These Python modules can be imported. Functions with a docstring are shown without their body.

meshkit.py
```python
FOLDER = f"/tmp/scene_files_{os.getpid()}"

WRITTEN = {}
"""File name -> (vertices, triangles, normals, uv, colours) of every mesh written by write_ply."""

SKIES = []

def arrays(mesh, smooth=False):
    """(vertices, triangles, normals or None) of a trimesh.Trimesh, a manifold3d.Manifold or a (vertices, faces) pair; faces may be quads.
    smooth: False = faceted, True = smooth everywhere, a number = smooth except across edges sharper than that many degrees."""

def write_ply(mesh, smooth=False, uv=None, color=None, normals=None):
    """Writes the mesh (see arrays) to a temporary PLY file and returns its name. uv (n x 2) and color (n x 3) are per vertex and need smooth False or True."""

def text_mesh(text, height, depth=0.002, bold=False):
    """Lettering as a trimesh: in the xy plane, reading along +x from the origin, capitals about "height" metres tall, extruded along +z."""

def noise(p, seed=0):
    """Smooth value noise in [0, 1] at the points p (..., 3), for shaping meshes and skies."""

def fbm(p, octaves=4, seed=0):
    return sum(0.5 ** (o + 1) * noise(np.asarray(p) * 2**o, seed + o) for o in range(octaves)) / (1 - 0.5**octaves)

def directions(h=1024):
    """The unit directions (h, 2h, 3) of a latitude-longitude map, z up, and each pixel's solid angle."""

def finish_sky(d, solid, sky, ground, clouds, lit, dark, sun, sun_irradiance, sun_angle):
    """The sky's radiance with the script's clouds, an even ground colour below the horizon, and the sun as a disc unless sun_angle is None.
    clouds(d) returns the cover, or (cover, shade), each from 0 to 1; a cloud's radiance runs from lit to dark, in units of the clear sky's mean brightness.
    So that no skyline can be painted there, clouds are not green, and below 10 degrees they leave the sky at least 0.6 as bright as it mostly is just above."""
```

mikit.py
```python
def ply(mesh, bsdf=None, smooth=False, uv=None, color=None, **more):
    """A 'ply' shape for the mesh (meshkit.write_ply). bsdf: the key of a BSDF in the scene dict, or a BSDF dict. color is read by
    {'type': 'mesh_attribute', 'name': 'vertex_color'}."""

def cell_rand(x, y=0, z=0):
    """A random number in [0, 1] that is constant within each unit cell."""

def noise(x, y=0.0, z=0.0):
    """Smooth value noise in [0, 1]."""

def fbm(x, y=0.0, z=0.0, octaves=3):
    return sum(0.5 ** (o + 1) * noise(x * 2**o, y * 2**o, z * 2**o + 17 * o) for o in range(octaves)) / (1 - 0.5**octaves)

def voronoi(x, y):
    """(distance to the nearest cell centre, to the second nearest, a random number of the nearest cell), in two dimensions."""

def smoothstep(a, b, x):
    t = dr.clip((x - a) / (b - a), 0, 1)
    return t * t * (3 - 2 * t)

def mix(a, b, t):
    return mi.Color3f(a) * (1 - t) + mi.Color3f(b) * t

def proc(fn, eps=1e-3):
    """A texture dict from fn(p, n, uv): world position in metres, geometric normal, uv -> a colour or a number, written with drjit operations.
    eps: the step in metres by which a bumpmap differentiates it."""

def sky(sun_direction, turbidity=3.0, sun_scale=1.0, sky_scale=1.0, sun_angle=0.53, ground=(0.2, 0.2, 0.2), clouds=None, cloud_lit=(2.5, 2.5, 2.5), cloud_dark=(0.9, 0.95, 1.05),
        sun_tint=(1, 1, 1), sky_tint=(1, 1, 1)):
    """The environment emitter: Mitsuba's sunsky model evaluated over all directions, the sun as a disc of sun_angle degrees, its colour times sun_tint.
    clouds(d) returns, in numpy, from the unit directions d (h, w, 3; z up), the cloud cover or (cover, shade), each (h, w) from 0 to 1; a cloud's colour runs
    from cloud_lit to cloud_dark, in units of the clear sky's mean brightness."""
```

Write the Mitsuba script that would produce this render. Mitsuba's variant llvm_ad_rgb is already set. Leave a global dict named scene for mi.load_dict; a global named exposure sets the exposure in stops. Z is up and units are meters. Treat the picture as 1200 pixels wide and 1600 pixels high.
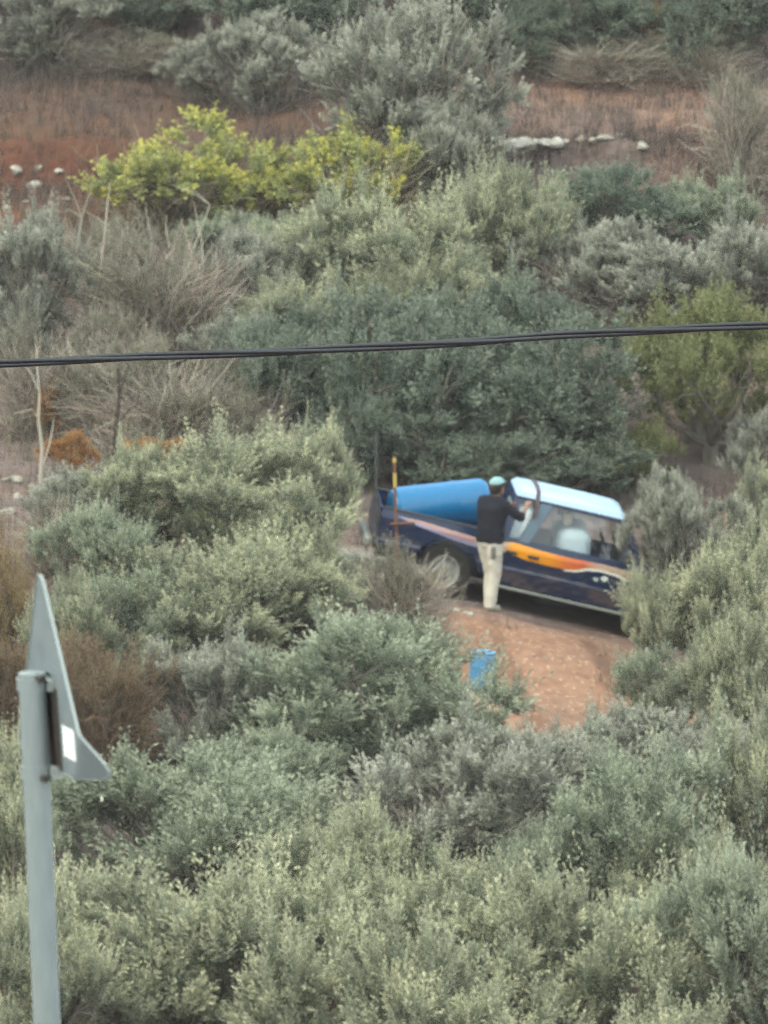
import math
import numpy as np, trimesh, manifold3d as m3, mitsuba as mi, drjit as dr
import mikit, meshkit
from shapely.geometry import Polygon, LineString
from mikit import proc, noise, fbm, voronoi, smoothstep, mix, cell_rand

T = mi.ScalarTransform4f
scene, labels = {}, {}

# ---------------------------------------------------------------- camera, sky, exposure
F = 14400.0                      # focal length in pixels of the 1200 x 1600 photograph
PITCH = math.radians(9.0)
CAM = np.array([0.0, -118.5, 19.92])
FWD = np.array([0.0, math.cos(PITCH), -math.sin(PITCH)])
UPV = np.array([0.0, math.sin(PITCH), math.cos(PITCH)])
scene['camera'] = {
    'type': 'thinlens', 'fov': math.degrees(2 * math.atan(600 / F)), 'fov_axis': 'x',
    'aperture_radius': 0.013, 'focus_distance': 46.0,
    'near_clip': 1.0, 'far_clip': 2000.0,
    'to_world': T().look_at(origin=CAM.tolist(), target=(CAM + FWD).tolist(), up=[0, 0, 1])}
exposure = 2.95
scene['sky'] = mikit.sky([-0.45, -0.35, 0.8], turbidity=4, sun_scale=0.25, sun_angle=24,
                         clouds=lambda d: 1.0, cloud_lit=(2.22, 2.52, 2.56), sun_tint=(0.92, 1.0, 1.0), cloud_dark=(0.9, 0.95, 1.0))


def pixel_ray(px, py):
    d = FWD + np.array([1.0, 0, 0]) * (px - 600) / F - UPV * (py - 800) / F
    return d / d[1]               # per metre of y


def at_depth(px, py, y):
    """The point seen at this place of the photograph on the vertical plane y."""
    return CAM + pixel_ray(px, py) * (y - CAM[1])


# ---------------------------------------------------------------- terrain
PROFILE = np.array([(-400, 30), (-160, 13), (-118, 12.5), (-92, 11.6), (-70, 0), (-50, -8.3), (-35, -6.9), (-20, -3.75), (-8, -1.25),
                    (-2.2, 0.0), (-1, 0.03), (2.2, 0.1), (3.2, 0.25), (9, 1.75), (13, 2.75), (16.4, 3.35), (17.0, 3.98), (20.6, 4.46),
                    (22.2, 5.3), (26, 5.9), (32, 7.4), (60, 14), (150, 38), (400, 90)], float)


def smooth01(a, b, x):
    t = np.clip((x - a) / (b - a), 0, 1)
    return t * t * (3 - 2 * t)


def ground(x, y):
    x, y = np.asarray(x, float), np.asarray(y, float)
    warp = 0.5 * np.sin(x * 0.55 + 0.6) + 0.35 * np.sin(x * 1.3 + 2)
    far = smooth01(6, 14, y)
    z = np.interp(y + warp * far - 0.6 * far * smooth01(-2, -5, x), PROFILE[:, 0], PROFILE[:, 1])
    ramp = -0.24 * np.clip(x - 0.77, -3.5, 3.3)
    win = smooth01(-8.5, -1.5, y) * (1 - smooth01(2.2, 7, y))
    z = z + ramp * win
    p = np.stack([x, y, 0 * x], -1)
    rough = smooth01(0.8, 3.2, np.hypot(x - 2.0, (y - 0.2) * 1.3)) * 0.8 + 0.2
    z = z + rough * 0.30 * (meshkit.fbm(p * 0.45, 4, 3) - 0.5)
    z = z + 0.05 * (meshkit.fbm(p * 2.6, 3, 9) - 0.5) - 0.10 * smooth01(-0.6, 0.1, y) * (1 - smooth01(2.5, 4.5, y)) * smooth01(-3, -1, x)
    z = z + 0.07 * np.exp(-((x - 1.4) ** 2 + (y + 0.4) ** 2) / 0.18)
    return z


def ground_hit(px, py, lift=0.0, y0=-40.0, y1=60.0):
    """The first point of the pixel's ray that is 'lift' metres above the ground."""
    ys = np.linspace(y0, y1, 1600)
    r = pixel_ray(px, py)
    pts = CAM + r * (ys - CAM[1])[:, None]
    gap = pts[:, 2] - ground(pts[:, 0], pts[:, 1]) - lift
    i = int(np.argmax(gap < 0))
    p = pts[i] if gap[i] < 0 else pts[-1]
    return np.array([p[0], p[1], float(ground(p[0], p[1]))])


def px_m(y):
    return F / ((y - CAM[1]) / math.cos(PITCH))


def axis(lo, hi, fine, far, step=1.25):
    a = list(np.arange(lo, hi + 1e-6, fine))
    for s, end in ((1, far[1]), (-1, far[0])):
        d, v = fine, a[-1] if s > 0 else a[0]
        ext = []
        while v * s < end * s:
            d *= step
            v += s * d
            ext.append(v)
        a = a + ext if s > 0 else ext[::-1] + a
    return np.array(a)


gx, gy = axis(-7, 7, 0.11, (-300, 300)), axis(-21, 27, 0.13, (-300, 400))
GX, GY = np.meshgrid(gx, gy, indexing='ij')
gv = np.stack([GX.ravel(), GY.ravel(), ground(GX, GY).ravel()], 1)
ii, jj = np.meshgrid(np.arange(len(gx) - 1), np.arange(len(gy) - 1), indexing='ij')
n_ = len(gy)
quads = np.stack([ii * n_ + jj, (ii + 1) * n_ + jj, (ii + 1) * n_ + jj + 1, ii * n_ + jj + 1], -1).reshape(-1, 4)


def soil(p, n, uv):
    big = fbm(p.x * 0.7, p.y * 0.7, 1.0, 4)
    fine = fbm(p.x * 7, p.y * 7, p.z * 7, 4)
    d, d2, r = voronoi(p.x * 13 + 2 * fine, p.y * 8 + 2 * big)
    red = mix([0.150, 0.078, 0.055], [0.285, 0.175, 0.120], fine)
    grey = mix([0.105, 0.085, 0.085], [0.195, 0.160, 0.150], fine)
    # the trodden red clearing in front of the truck, the ploughed strip on the upper terrace, weedy soil elsewhere
    clear = smoothstep(3.4, 1.6, dr.sqrt(dr.square((p.x - 2.3) * 1.1) + dr.square((p.y + 3.6) * 0.75)))
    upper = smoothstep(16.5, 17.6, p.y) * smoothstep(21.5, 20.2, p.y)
    bank = smoothstep(-3.2, -4.0, p.x) * smoothstep(13.5, 14.5, p.y) * smoothstep(18.2, 17.2, p.y)
    t = dr.clip(0.22 + 0.85 * clear + 0.42 * upper + bank + 1.1 * (big - 0.5), 0, 1)
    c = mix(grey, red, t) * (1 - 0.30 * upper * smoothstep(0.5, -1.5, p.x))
    pale = smoothstep(0.30, 0.16, d) * smoothstep(0.55, 0.75, r)
    c = mix(c, [0.40, 0.265, 0.175], pale * (0.10 + 0.7 * clear))
    rut = smoothstep(0.16, 0.05, dr.abs(dr.abs(p.x - 2.25 + 0.12 * (p.y + 3) + 0.25 * (big - 0.5)) - 0.62))
    c = c * (1 - 0.25 * rut * clear)
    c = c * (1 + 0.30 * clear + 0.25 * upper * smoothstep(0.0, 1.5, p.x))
    c = mix(c, [0.14, 0.050, 0.036], bank * 0.6) * (1 - 0.18 * smoothstep(15.0, 17.0, p.y))
    lime = 0.35 * smoothstep(0.70, 0.80, fbm(p.x * 0.9 + 7, p.y * 0.9, 5.0, 3)) * smoothstep(12.0, 8.0, p.y) + smoothstep(1.3, 0.6, dr.sqrt(dr.square(p.x + 0.1) + dr.square((p.y - 1.2) * 0.9)))
    return mix(c, [0.55, 0.52, 0.44], dr.clip(lime, 0, 1) * 0.75)


def soil_bump(p, n, uv):
    return fbm(p.x * 9, p.y * 9, p.z * 9, 4)


scene['soil'] = {'type': 'bumpmap', 'scale': 0.09, 'arbitrary': proc(soil_bump, 0.01),
                 'bsdf': {'type': 'twosided', 'bsdf': {'type': 'diffuse', 'reflectance': proc(soil)}}}
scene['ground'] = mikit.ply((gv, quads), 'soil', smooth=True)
labels['ground'] = {'label': 'red and grey hillside soil with terraces and a trodden clearing', 'kind': 'structure'}

# ---------------------------------------------------------------- thin haze in the valley air
HAZE = 0.00017
scene['haze_medium'] = {'type': 'homogeneous', 'albedo': {'type': 'rgb', 'value': [0.93, 0.945, 0.965]}, 'sigma_t': HAZE}
scene['camera']['medium'] = {'type': 'ref', 'id': 'haze_medium'}
scene['haze'] = {'type': 'cube', 'to_world': T().translate([0, 50, 50]).scale([310, 460, 62]), 'bsdf': {'type': 'null'}, 'interior': {'type': 'ref', 'id': 'haze_medium'}}
labels['haze'] = {'label': 'thin pale haze hanging in the air over the hillside', 'kind': 'stuff'}

# ---------------------------------------------------------------- plain materials
ATTR = {'type': 'mesh_attribute', 'name': 'vertex_color'}


def rgb(*c):
    return {'type': 'rgb', 'value': list(c)}


scene['leaf'] = {'type': 'principledthin', 'base_color': ATTR, 'roughness': 0.55, 'diff_trans': 0.5, 'spec_trans': 0.0, 'eta': 1.35}
scene['twig_bark'] = {'type': 'twosided', 'bsdf': {'type': 'diffuse', 'reflectance': ATTR}}


def bark_col(p, n, uv):
    return mix([0.10, 0.085, 0.07], [0.26, 0.235, 0.20], fbm(p.x * 14, p.y * 14, p.z * 5, 4))


scene['bark'] = {'type': 'twosided', 'bsdf': {'type': 'diffuse', 'reflectance': proc(bark_col)}}


def stone_col(p, n, uv):
    f = fbm(p.x * 6, p.y * 6, p.z * 6, 4)
    return mix(mix([0.26, 0.24, 0.20], [0.44, 0.415, 0.36], smoothstep(0.3, 0.65, f)), [0.40, 0.27, 0.19], smoothstep(0.55, 0.75, fbm(p.x * 3 + 5, p.y * 3, p.z * 3)))


scene['limestone'] = {'type': 'twosided', 'bsdf': {'type': 'diffuse', 'reflectance': proc(stone_col)}}


def paint(base, rough=0.22, dirt=0.5, coat=0.6):
    def col(p, n, uv):
        d = smoothstep(0.42, 0.8, fbm(p.x * 3.1, p.y * 3.1, p.z * 3.1, 4)) * dirt
        return mix(base, [0.13, 0.10, 0.08], d)
    return {'type': 'twosided', 'bsdf': {'type': 'principled', 'base_color': proc(col), 'roughness': rough, 'specular': 0.5, 'clearcoat': coat, 'clearcoat_gloss': 0.9}}


def plain(base, rough=0.6, metallic=0.0, spec=0.4):
    return {'type': 'twosided', 'bsdf': {'type': 'principled', 'base_color': rgb(*base), 'roughness': rough, 'metallic': metallic, 'specular': spec}}


def navy(p, n, uv):
    zl = p.z + 0.24 * (p.x - 0.7) + 0.05                      # height above the sloping ground under the truck
    f = fbm(p.x * 5, p.y * 5, p.z * 9, 4)
    mud = smoothstep(0.95, 0.30, zl) * smoothstep(0.42, 0.66, f) * 0.55 + 0.06 * smoothstep(0.4, 0.8, fbm(p.x * 2, p.y * 2, p.z * 2, 3))
    return mix([0.0035, 0.015, 0.055], [0.15, 0.11, 0.085], mud)


scene['navy_paint'] = {'type': 'twosided', 'bsdf': {'type': 'principled', 'base_color': proc(navy), 'roughness': 0.25, 'specular': 0.5, 'clearcoat': 0.25, 'clearcoat_gloss': 0.9}}
scene['roof_sky_sheen'] = paint([0.34, 0.47, 0.63], rough=0.3, dirt=0.25, coat=0.5)  # pale blue colour stands in for sky mirrored in the navy roof
scene['slate_paint'] = paint([0.07, 0.12, 0.17], rough=0.35, dirt=0.1)
scene['blue_plastic'] = paint([0.0015, 0.130, 0.31], rough=0.28, dirt=0.10, coat=0.4)
scene['pale_blue_plastic'] = paint([0.09, 0.27, 0.46], rough=0.4, dirt=0.15, coat=0.1)
scene['rubber'] = plain((0.022, 0.021, 0.02), 0.8)
scene['rim_paint'] = paint([0.28, 0.29, 0.27], rough=0.45, dirt=0.5, coat=0.0)
scene['cabin_dark'] = plain((0.02, 0.022, 0.026), 0.9)
scene['under'] = plain((0.02, 0.02, 0.02), 0.9)
scene['trim'] = plain((0.03, 0.032, 0.036), 0.5)
scene['sill_metal'] = paint([0.22, 0.24, 0.22], rough=0.5, dirt=0.4, coat=0.0)
scene['lamp_glass'] = plain((0.7, 0.72, 0.7), 0.15, 0.0, 0.7)
scene['window_glass'] = {'type': 'thindielectric', 'int_ior': 1.5}
scene['seat_cover'] = plain((0.40, 0.52, 0.56), 0.8)
scene['sack_cloth'] = plain((0.66, 0.76, 0.76), 0.8)
scene['headrest_cover'] = plain((0.36, 0.35, 0.24), 0.8)
scene['decal'] = {'type': 'twosided', 'bsdf': {'type': 'principled', 'base_color': ATTR, 'roughness': 0.35, 'specular': 0.5}}
scene['strap_web'] = plain((0.07, 0.05, 0.055), 0.8)


# ---------------------------------------------------------------- mesh helpers
def numbered(name):
    if name not in scene and not any(k.startswith(name + '__') for k in scene) and name not in labels:
        return name
    i = 1
    while True:
        k = f'{name}_{i:03d}'
        if k not in scene and k not in labels and not any(q.startswith(k + '__') for q in scene):
            return k
        i += 1


def tag(key, label=None, category=None, group=None, kind=None):
    labels[key] = {k: v for k, v in (('label', label), ('category', category), ('group', group), ('kind', kind)) if v}
    return key


def put(parent, name, mesh, mat, smooth=False, to=None, **more):
    key = numbered(f'{parent}__{name}' if parent else name)
    s = mikit.ply(mesh, mat, smooth=smooth, **more)
    if to is not None:
        s['to_world'] = to
    scene[key] = s
    return key


def man(mesh):
    return m3.Manifold(m3.Mesh(np.asarray(mesh.vertices, np.float32), np.asarray(mesh.faces, np.uint32)))


def tm(man_):
    m = man_.to_mesh()
    return trimesh.Trimesh(m.vert_properties[:, :3].astype(float), m.tri_verts, process=False)


def box(x0, x1, y0, y1, z0, z1):
    return m3.Manifold.cube([x1 - x0, y1 - y0, z1 - z0]).translate([x0, y0, z0])


def prism_xz(pts, y0, y1):
    """Polygon in x, z extruded along y."""
    cs = m3.CrossSection([np.asarray(pts, float)])
    if cs.area() < 1e-9:
        cs = m3.CrossSection([np.asarray(pts, float)[::-1]])
    return cs.extrude(y1 - y0).rotate([90, 0, 0]).translate([0, y1, 0])


def prism_yz(pts, x0, x1):
    """Polygon in y, z extruded along x."""
    cs = m3.CrossSection([np.asarray(pts, float)])
    if cs.area() < 1e-9:
        cs = m3.CrossSection([np.asarray(pts, float)[::-1]])
    m = cs.extrude(x1 - x0)
    return m.transform([[0, 0, 1, x0], [1, 0, 0, 0], [0, 1, 0, 0]])


def cyl_y(x, z, r, y0, y1, n=48):
    return m3.Manifold.cylinder(y1 - y0, r, r, n).rotate([-90, 0, 0]).translate([x, y0, z])


def rounded(cx, cy, cz, sx, sy, sz, r=0.04, n=10):
    s = m3.Manifold.sphere(r, n)
    pts = [s.translate([cx + a * (sx / 2 - r), cy + b * (sy / 2 - r), cz + c * (sz / 2 - r)]) for a in (-1, 1) for b in (-1, 1) for c in (-1, 1)]
    return m3.Manifold.batch_hull(pts)


def tube_mesh(points, radii, sides=6):
    p = np.asarray(points, float)
    r = np.broadcast_to(radii, (len(p),))
    t = np.gradient(p, axis=0)
    t /= np.linalg.norm(t, axis=1, keepdims=True) + 1e-12
    a = np.cross(t, np.where(np.abs(t[:, 2:]) < 0.9, [0, 0, 1.0], [1.0, 0, 0]))
    a /= np.linalg.norm(a, axis=1, keepdims=True) + 1e-12
    b = np.cross(t, a)
    ang = np.arange(sides) * 2 * np.pi / sides
    v = p[:, None] + r[:, None, None] * (np.cos(ang)[None, :, None] * a[:, None] + np.sin(ang)[None, :, None] * b[:, None])
    i, j = np.meshgrid(np.arange(len(p) - 1), np.arange(sides), indexing='ij')
    q = np.stack([i * sides + j, i * sides + (j + 1) % sides, (i + 1) * sides + (j + 1) % sides, (i + 1) * sides + j], -1).reshape(-1, 4)
    f = np.vstack([q[:, [0, 1, 2]], q[:, [0, 2, 3]]])
    c = len(v) * sides
    v = np.vstack([v.reshape(-1, 3), p[:1], p[-1:]])
    k = np.arange(sides)
    e = (len(p) - 1) * sides
    f = np.vstack([f, np.stack([(k + 1) % sides, k, k * 0 + c], 1), np.stack([e + k, e + (k + 1) % sides, k * 0 + c + 1], 1)])
    return trimesh.Trimesh(v, f, process=False)


def cat(meshes):
    return trimesh.util.concatenate(meshes)


# ---------------------------------------------------------------- plants
def unit(v):
    return v / (np.linalg.norm(v, axis=-1, keepdims=True) + 1e-9)


def leaves_on_shoots(rng, B, D, L, m, leaf, wide, cols, tip, angle=0.75, up=0.2, curl=0.3, tint=None):
    """m leaves on each shoot as bent diamonds; returns vertices, faces, colours."""
    n = len(B)
    t = (np.arange(m) + 0.6) / m
    t = np.clip(t[None] + rng.normal(0, 0.03, (n, m)), 0.02, 1)
    P = B[:, None] + D[:, None] * (L[:, None] * t)[..., None] + np.array([0, 0, 1.0]) * (up * L[:, None] * t * t)[..., None]
    side = unit(np.cross(D, rng.normal(size=(n, 3))))
    side2 = np.cross(D, side)
    az = (np.arange(m) * 2.4)[None] + rng.uniform(0, 6.28, (n, 1)) + rng.normal(0, 0.3, (n, m))
    perp = np.cos(az)[..., None] * side[:, None] + np.sin(az)[..., None] * side2[:, None]
    a = angle * (1.15 - 0.75 * t)
    ld = unit(D[:, None] * np.cos(a)[..., None] + perp * np.sin(a)[..., None] + rng.normal(0, 0.18, (n, m, 3)))
    ll = leaf * (0.75 + 0.5 * rng.random((n, m))) * (1.1 - 0.45 * t)
    ws = unit(np.cross(ld, rng.normal(0, 0.6, (n, m, 3)) + np.cross(ld, [0, 0, 1.0])))
    nn = np.cross(ld, ws)
    mid = P + ld * (ll * 0.5)[..., None] + nn * (ll * 0.06)[..., None]
    w = (wide * (0.8 + 0.4 * rng.random((n, m))))[..., None]
    tipp = P + ld * ll[..., None] - nn * (ll * curl * 0.3)[..., None]
    V = np.stack([P, mid + ws * w, tipp, mid - ws * w], 2).reshape(-1, 3)
    k = np.arange(n * m) * 4
    Fc = np.stack([np.stack([k, k + 1, k + 2], 1), np.stack([k, k + 2, k + 3], 1)], 1).reshape(-1, 3)
    cols, tip = np.asarray(cols), np.asarray(tip)
    w0 = rng.random((n, m, 1))
    c = cols[0] * (1 - w0) + cols[1] * w0
    shoot = np.clip(tint[:, None, None] + rng.normal(0, 0.15, (n, 1, 1)), 0, 1)
    tt = np.clip((t - 0.15) * 1.3, 0, 1)[..., None] * (0.15 + 0.85 * shoot)
    c = c * (1 - tt) + tip * tt
    c = c * (0.85 + 0.3 * rng.random((n, m, 1)))
    C = np.repeat(c.reshape(-1, 3), 4, 0)
    return V, Fc, C


def crown_lobes(rng, count, R=1.5, Z=1.15, h=1.2):
    lob = []
    while len(lob) < count:
        q = rng.normal(size=3)
        q = q / np.linalg.norm(q) * rng.uniform(0.35, 0.80)
        q[2] = q[2] * 0.9
        if q[2] < -0.62:
            continue
        r = rng.uniform(0.22, 0.40)
        lob.append((q[0] * R, q[1] * R, h + q[2] * Z, r * R, r * 1.05 * Z))
    return lob


def make_crown(seed, shoots, lobes, cols, tip, leaf=0.09, wide=0.0125, m=12, length=(0.26, 0.55), upright=0.8, long_share=0.05, fill=0.12, angle=0.75):
    rng = np.random.default_rng(seed)
    lob = np.array(crown_lobes(rng, lobes))
    wgt = lob[:, 3] ** 2
    per = 11
    tufts = shoots // per
    pick = rng.choice(len(lob), tufts, p=wgt / wgt.sum())
    q = unit(rng.normal(size=(tufts, 3)))
    q[:, 2] = np.where((q[:, 2] < -0.3) & (rng.random(tufts) < 0.75), -q[:, 2], q[:, 2])
    rad = np.where(rng.random(tufts) < fill, rng.uniform(0.1, 0.6, tufts), rng.uniform(0.65, 1.0, tufts))
    lb = lob[pick]
    B = lb[:, :3] + q * rad[:, None] * np.stack([lb[:, 3], lb[:, 3], lb[:, 4]], 1) * 0.85
    D = unit(q * 0.75 + [0, 0, upright] + rng.normal(0, 0.3, (tufts, 3)))
    L = rng.uniform(length[0], length[1], tufts)
    tall = (rng.random(tufts) < long_share) & (q[:, 2] > 0.2)
    L = np.where(tall, L * 1.7, L)
    D = np.where(tall[:, None], unit(q * 0.2 + [0, 0, 1.0] + rng.normal(0, 0.14, (tufts, 3))), D)
    tint = rng.random(tufts)
    spread = np.where(tall, 0.13, 0.34)
    rp = lambda a: np.repeat(a, per, 0)
    n = tufts * per
    D2 = unit(rp(D) + rng.normal(size=(n, 3)) * rp(spread)[:, None])
    along = rng.random(n) * 0.45
    B2 = rp(B) + rp(D) * (along * rp(L))[:, None] + rng.normal(0, 0.02, (n, 3))
    L2 = rp(L) * rng.uniform(0.5, 0.85, n)
    V, Fc, C = leaves_on_shoots(rng, B2, D2, L2, m, leaf, wide, cols, tip, angle, tint=rp(tint))
    return (V, Fc), C, lob


def make_trunk(seed, lob, base=0.13):
    rng = np.random.default_rng(seed + 500)
    out = []
    fork = np.array([rng.normal(0, 0.08), rng.normal(0, 0.08), 0.45])
    out.append(tube_mesh([[0, 0, -0.4], [0.02, 0.01, 0.1], fork * [1, 1, 0.7], fork], [base * 1.4, base * 1.1, base, base * 0.9], 8))
    for x, y, z, r, rz in lob:
        e = np.array([x, y, z])
        mid = fork * 0.45 + e * 0.55 + rng.normal(0, 0.1, 3) - [0, 0, 0.12]
        out.append(tube_mesh([fork - [0, 0, 0.05], mid, e], [base * 0.55, base * 0.33, base * 0.12], 6))
        for _ in range(5):
            d = unit(rng.normal(size=3) + [0, 0, 0.5])
            out.append(tube_mesh([e - (e - mid) * rng.uniform(0, 0.6), e + d * r * 0.45, e + d * r * 0.95 + [0, 0, 0.06]], [base * 0.14, base * 0.09, base * 0.04], 4))
    return cat(out)


def make_twigs(seed, count, col, spread=1.0, h=1.2, r0=0.009, R=1.5, Z=1.15):
    """A leafless shrub: many thin forking stems, one mesh."""
    rng = np.random.default_rng(seed)
    S = 5
    a = rng.uniform(0, 6.28, count)
    start = np.stack([np.cos(a), np.sin(a), 0 * a], 1) * (R * 0.55 * rng.random(count) ** 0.6)[:, None] + [0, 0, 0]
    start[:, 2] = rng.uniform(-0.1, 1.3, count) * (rng.random(count) < 0.75)
    d = unit(np.stack([np.cos(a) * spread * 0.7, np.sin(a) * spread * 0.7, rng.uniform(0.3, 1.3, count)], 1) + rng.normal(0, 0.35, (count, 3)))
    L = rng.uniform(0.5, 1.35, count)
    pts = [start]
    for s in range(S - 1):
        d = unit(d + rng.normal(0, 0.22, (count, 3)) + [0, 0, 0.04])
        pts.append(pts[-1] + d * (L / (S - 1))[:, None])
    P = np.stack(pts, 1)
    lim = np.array([R * 1.1, R * 1.1, 1.0])
    t = unit(np.gradient(P, axis=1))
    A = unit(np.cross(t, rng.normal(size=(count, 1, 3))))
    Bn = np.cross(t, A)
    rad = (r0 * rng.uniform(0.6, 1.7, count))[:, None] * np.linspace(1, 0.35, S)[None]
    ring = []
    for k in range(3):
        ang = k * 2.0944
        ring.append(P + rad[..., None] * (math.cos(ang) * A + math.sin(ang) * Bn))
    V = np.stack(ring, 2)
    base = (np.arange(count) * S * 3)[:, None, None]
    s = np.arange(S - 1)[None, :, None]
    k = np.arange(3)[None, None, :]
    i0, i1 = base + s * 3 + k, base + s * 3 + (k + 1) % 3
    q = np.stack([i0, i1, i1 + 3, i0 + 3], -1).reshape(-1, 4)
    Fc = np.vstack([q[:, [0, 1, 2]], q[:, [0, 2, 3]]])
    c = np.asarray(col)[None] * rng.uniform(0.6, 1.35, (count, 1)) * (1 + rng.normal(0, 0.05, (count, 3)))
    C = np.repeat(np.clip(c, 0.01, 0.9), S * 3, 0)
    return (V.reshape(-1, 3), Fc), C


OL = [(0.16, 0.185, 0.13), (0.29, 0.31, 0.235)]
KINDS = {  # name of the shapegroups: (variants, arguments of make_crown)
    'olive': (6, dict(shoots=3000, lobes=19, cols=OL, tip=(0.63, 0.62, 0.42), long_share=0.20, upright=1.1)),
    'green_olive': (4, dict(shoots=2900, lobes=18, cols=[(0.145, 0.17, 0.125), (0.26, 0.285, 0.215)], tip=(0.50, 0.535, 0.395), long_share=0.12, upright=1.0)),
    'dark': (4, dict(shoots=3300, lobes=22, cols=[(0.085, 0.108, 0.085), (0.15, 0.18, 0.14)], tip=(0.28, 0.31, 0.24), leaf=0.07, wide=0.019, m=9, upright=0.4, long_share=0.02, angle=1.0)),
    'grey_olive': (4, dict(shoots=2800, lobes=17, cols=[(0.17, 0.18, 0.15), (0.29, 0.295, 0.245)], tip=(0.55, 0.55, 0.455), long_share=0.06, length=(0.2, 0.42))),
    'yellow_green': (2, dict(shoots=2800, lobes=15, cols=[(0.12, 0.135, 0.065), (0.20, 0.215, 0.105)], tip=(0.27, 0.275, 0.135), leaf=0.07, wide=0.017, m=9, upright=0.5, long_share=0.02, angle=1.0)),
    'yellow': (2, dict(shoots=1150, lobes=11, cols=[(0.23, 0.255, 0.14), (0.34, 0.36, 0.17)], tip=(0.58, 0.54, 0.13), leaf=0.09, wide=0.034, m=8, upright=0.5, long_share=0.06, angle=1.0)),
    'brown': (2, dict(shoots=1700, lobes=14, cols=[(0.15, 0.105, 0.07), (0.25, 0.18, 0.12)], tip=(0.31, 0.24, 0.16), leaf=0.06, wide=0.012, m=10)),
    'tan': (1, dict(shoots=2300, lobes=14, cols=[(0.22, 0.155, 0.085), (0.32, 0.235, 0.135)], tip=(0.38, 0.30, 0.18), leaf=0.07, wide=0.011, m=10)),
    'rust': (2, dict(shoots=1500, lobes=9, cols=[(0.26, 0.125, 0.05), (0.40, 0.21, 0.09)], tip=(0.45, 0.27, 0.13), leaf=0.07, wide=0.02, m=9)),
    'twiggy': (4, dict(shoots=1300, lobes=14, cols=[(0.17, 0.16, 0.12), (0.26, 0.245, 0.19)], tip=(0.36, 0.34, 0.265), leaf=0.06, wide=0.011, m=9)),
}
TWIGS = {'twiggy': (1500, (0.37, 0.325, 0.27)), 'brown': (900, (0.17, 0.12, 0.085)), 'yellow': (500, (0.26, 0.23, 0.16)), 'grey_olive': (500, (0.24, 0.215, 0.185)), 'tan': (500, (0.30, 0.22, 0.13))}
seed = 11
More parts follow.
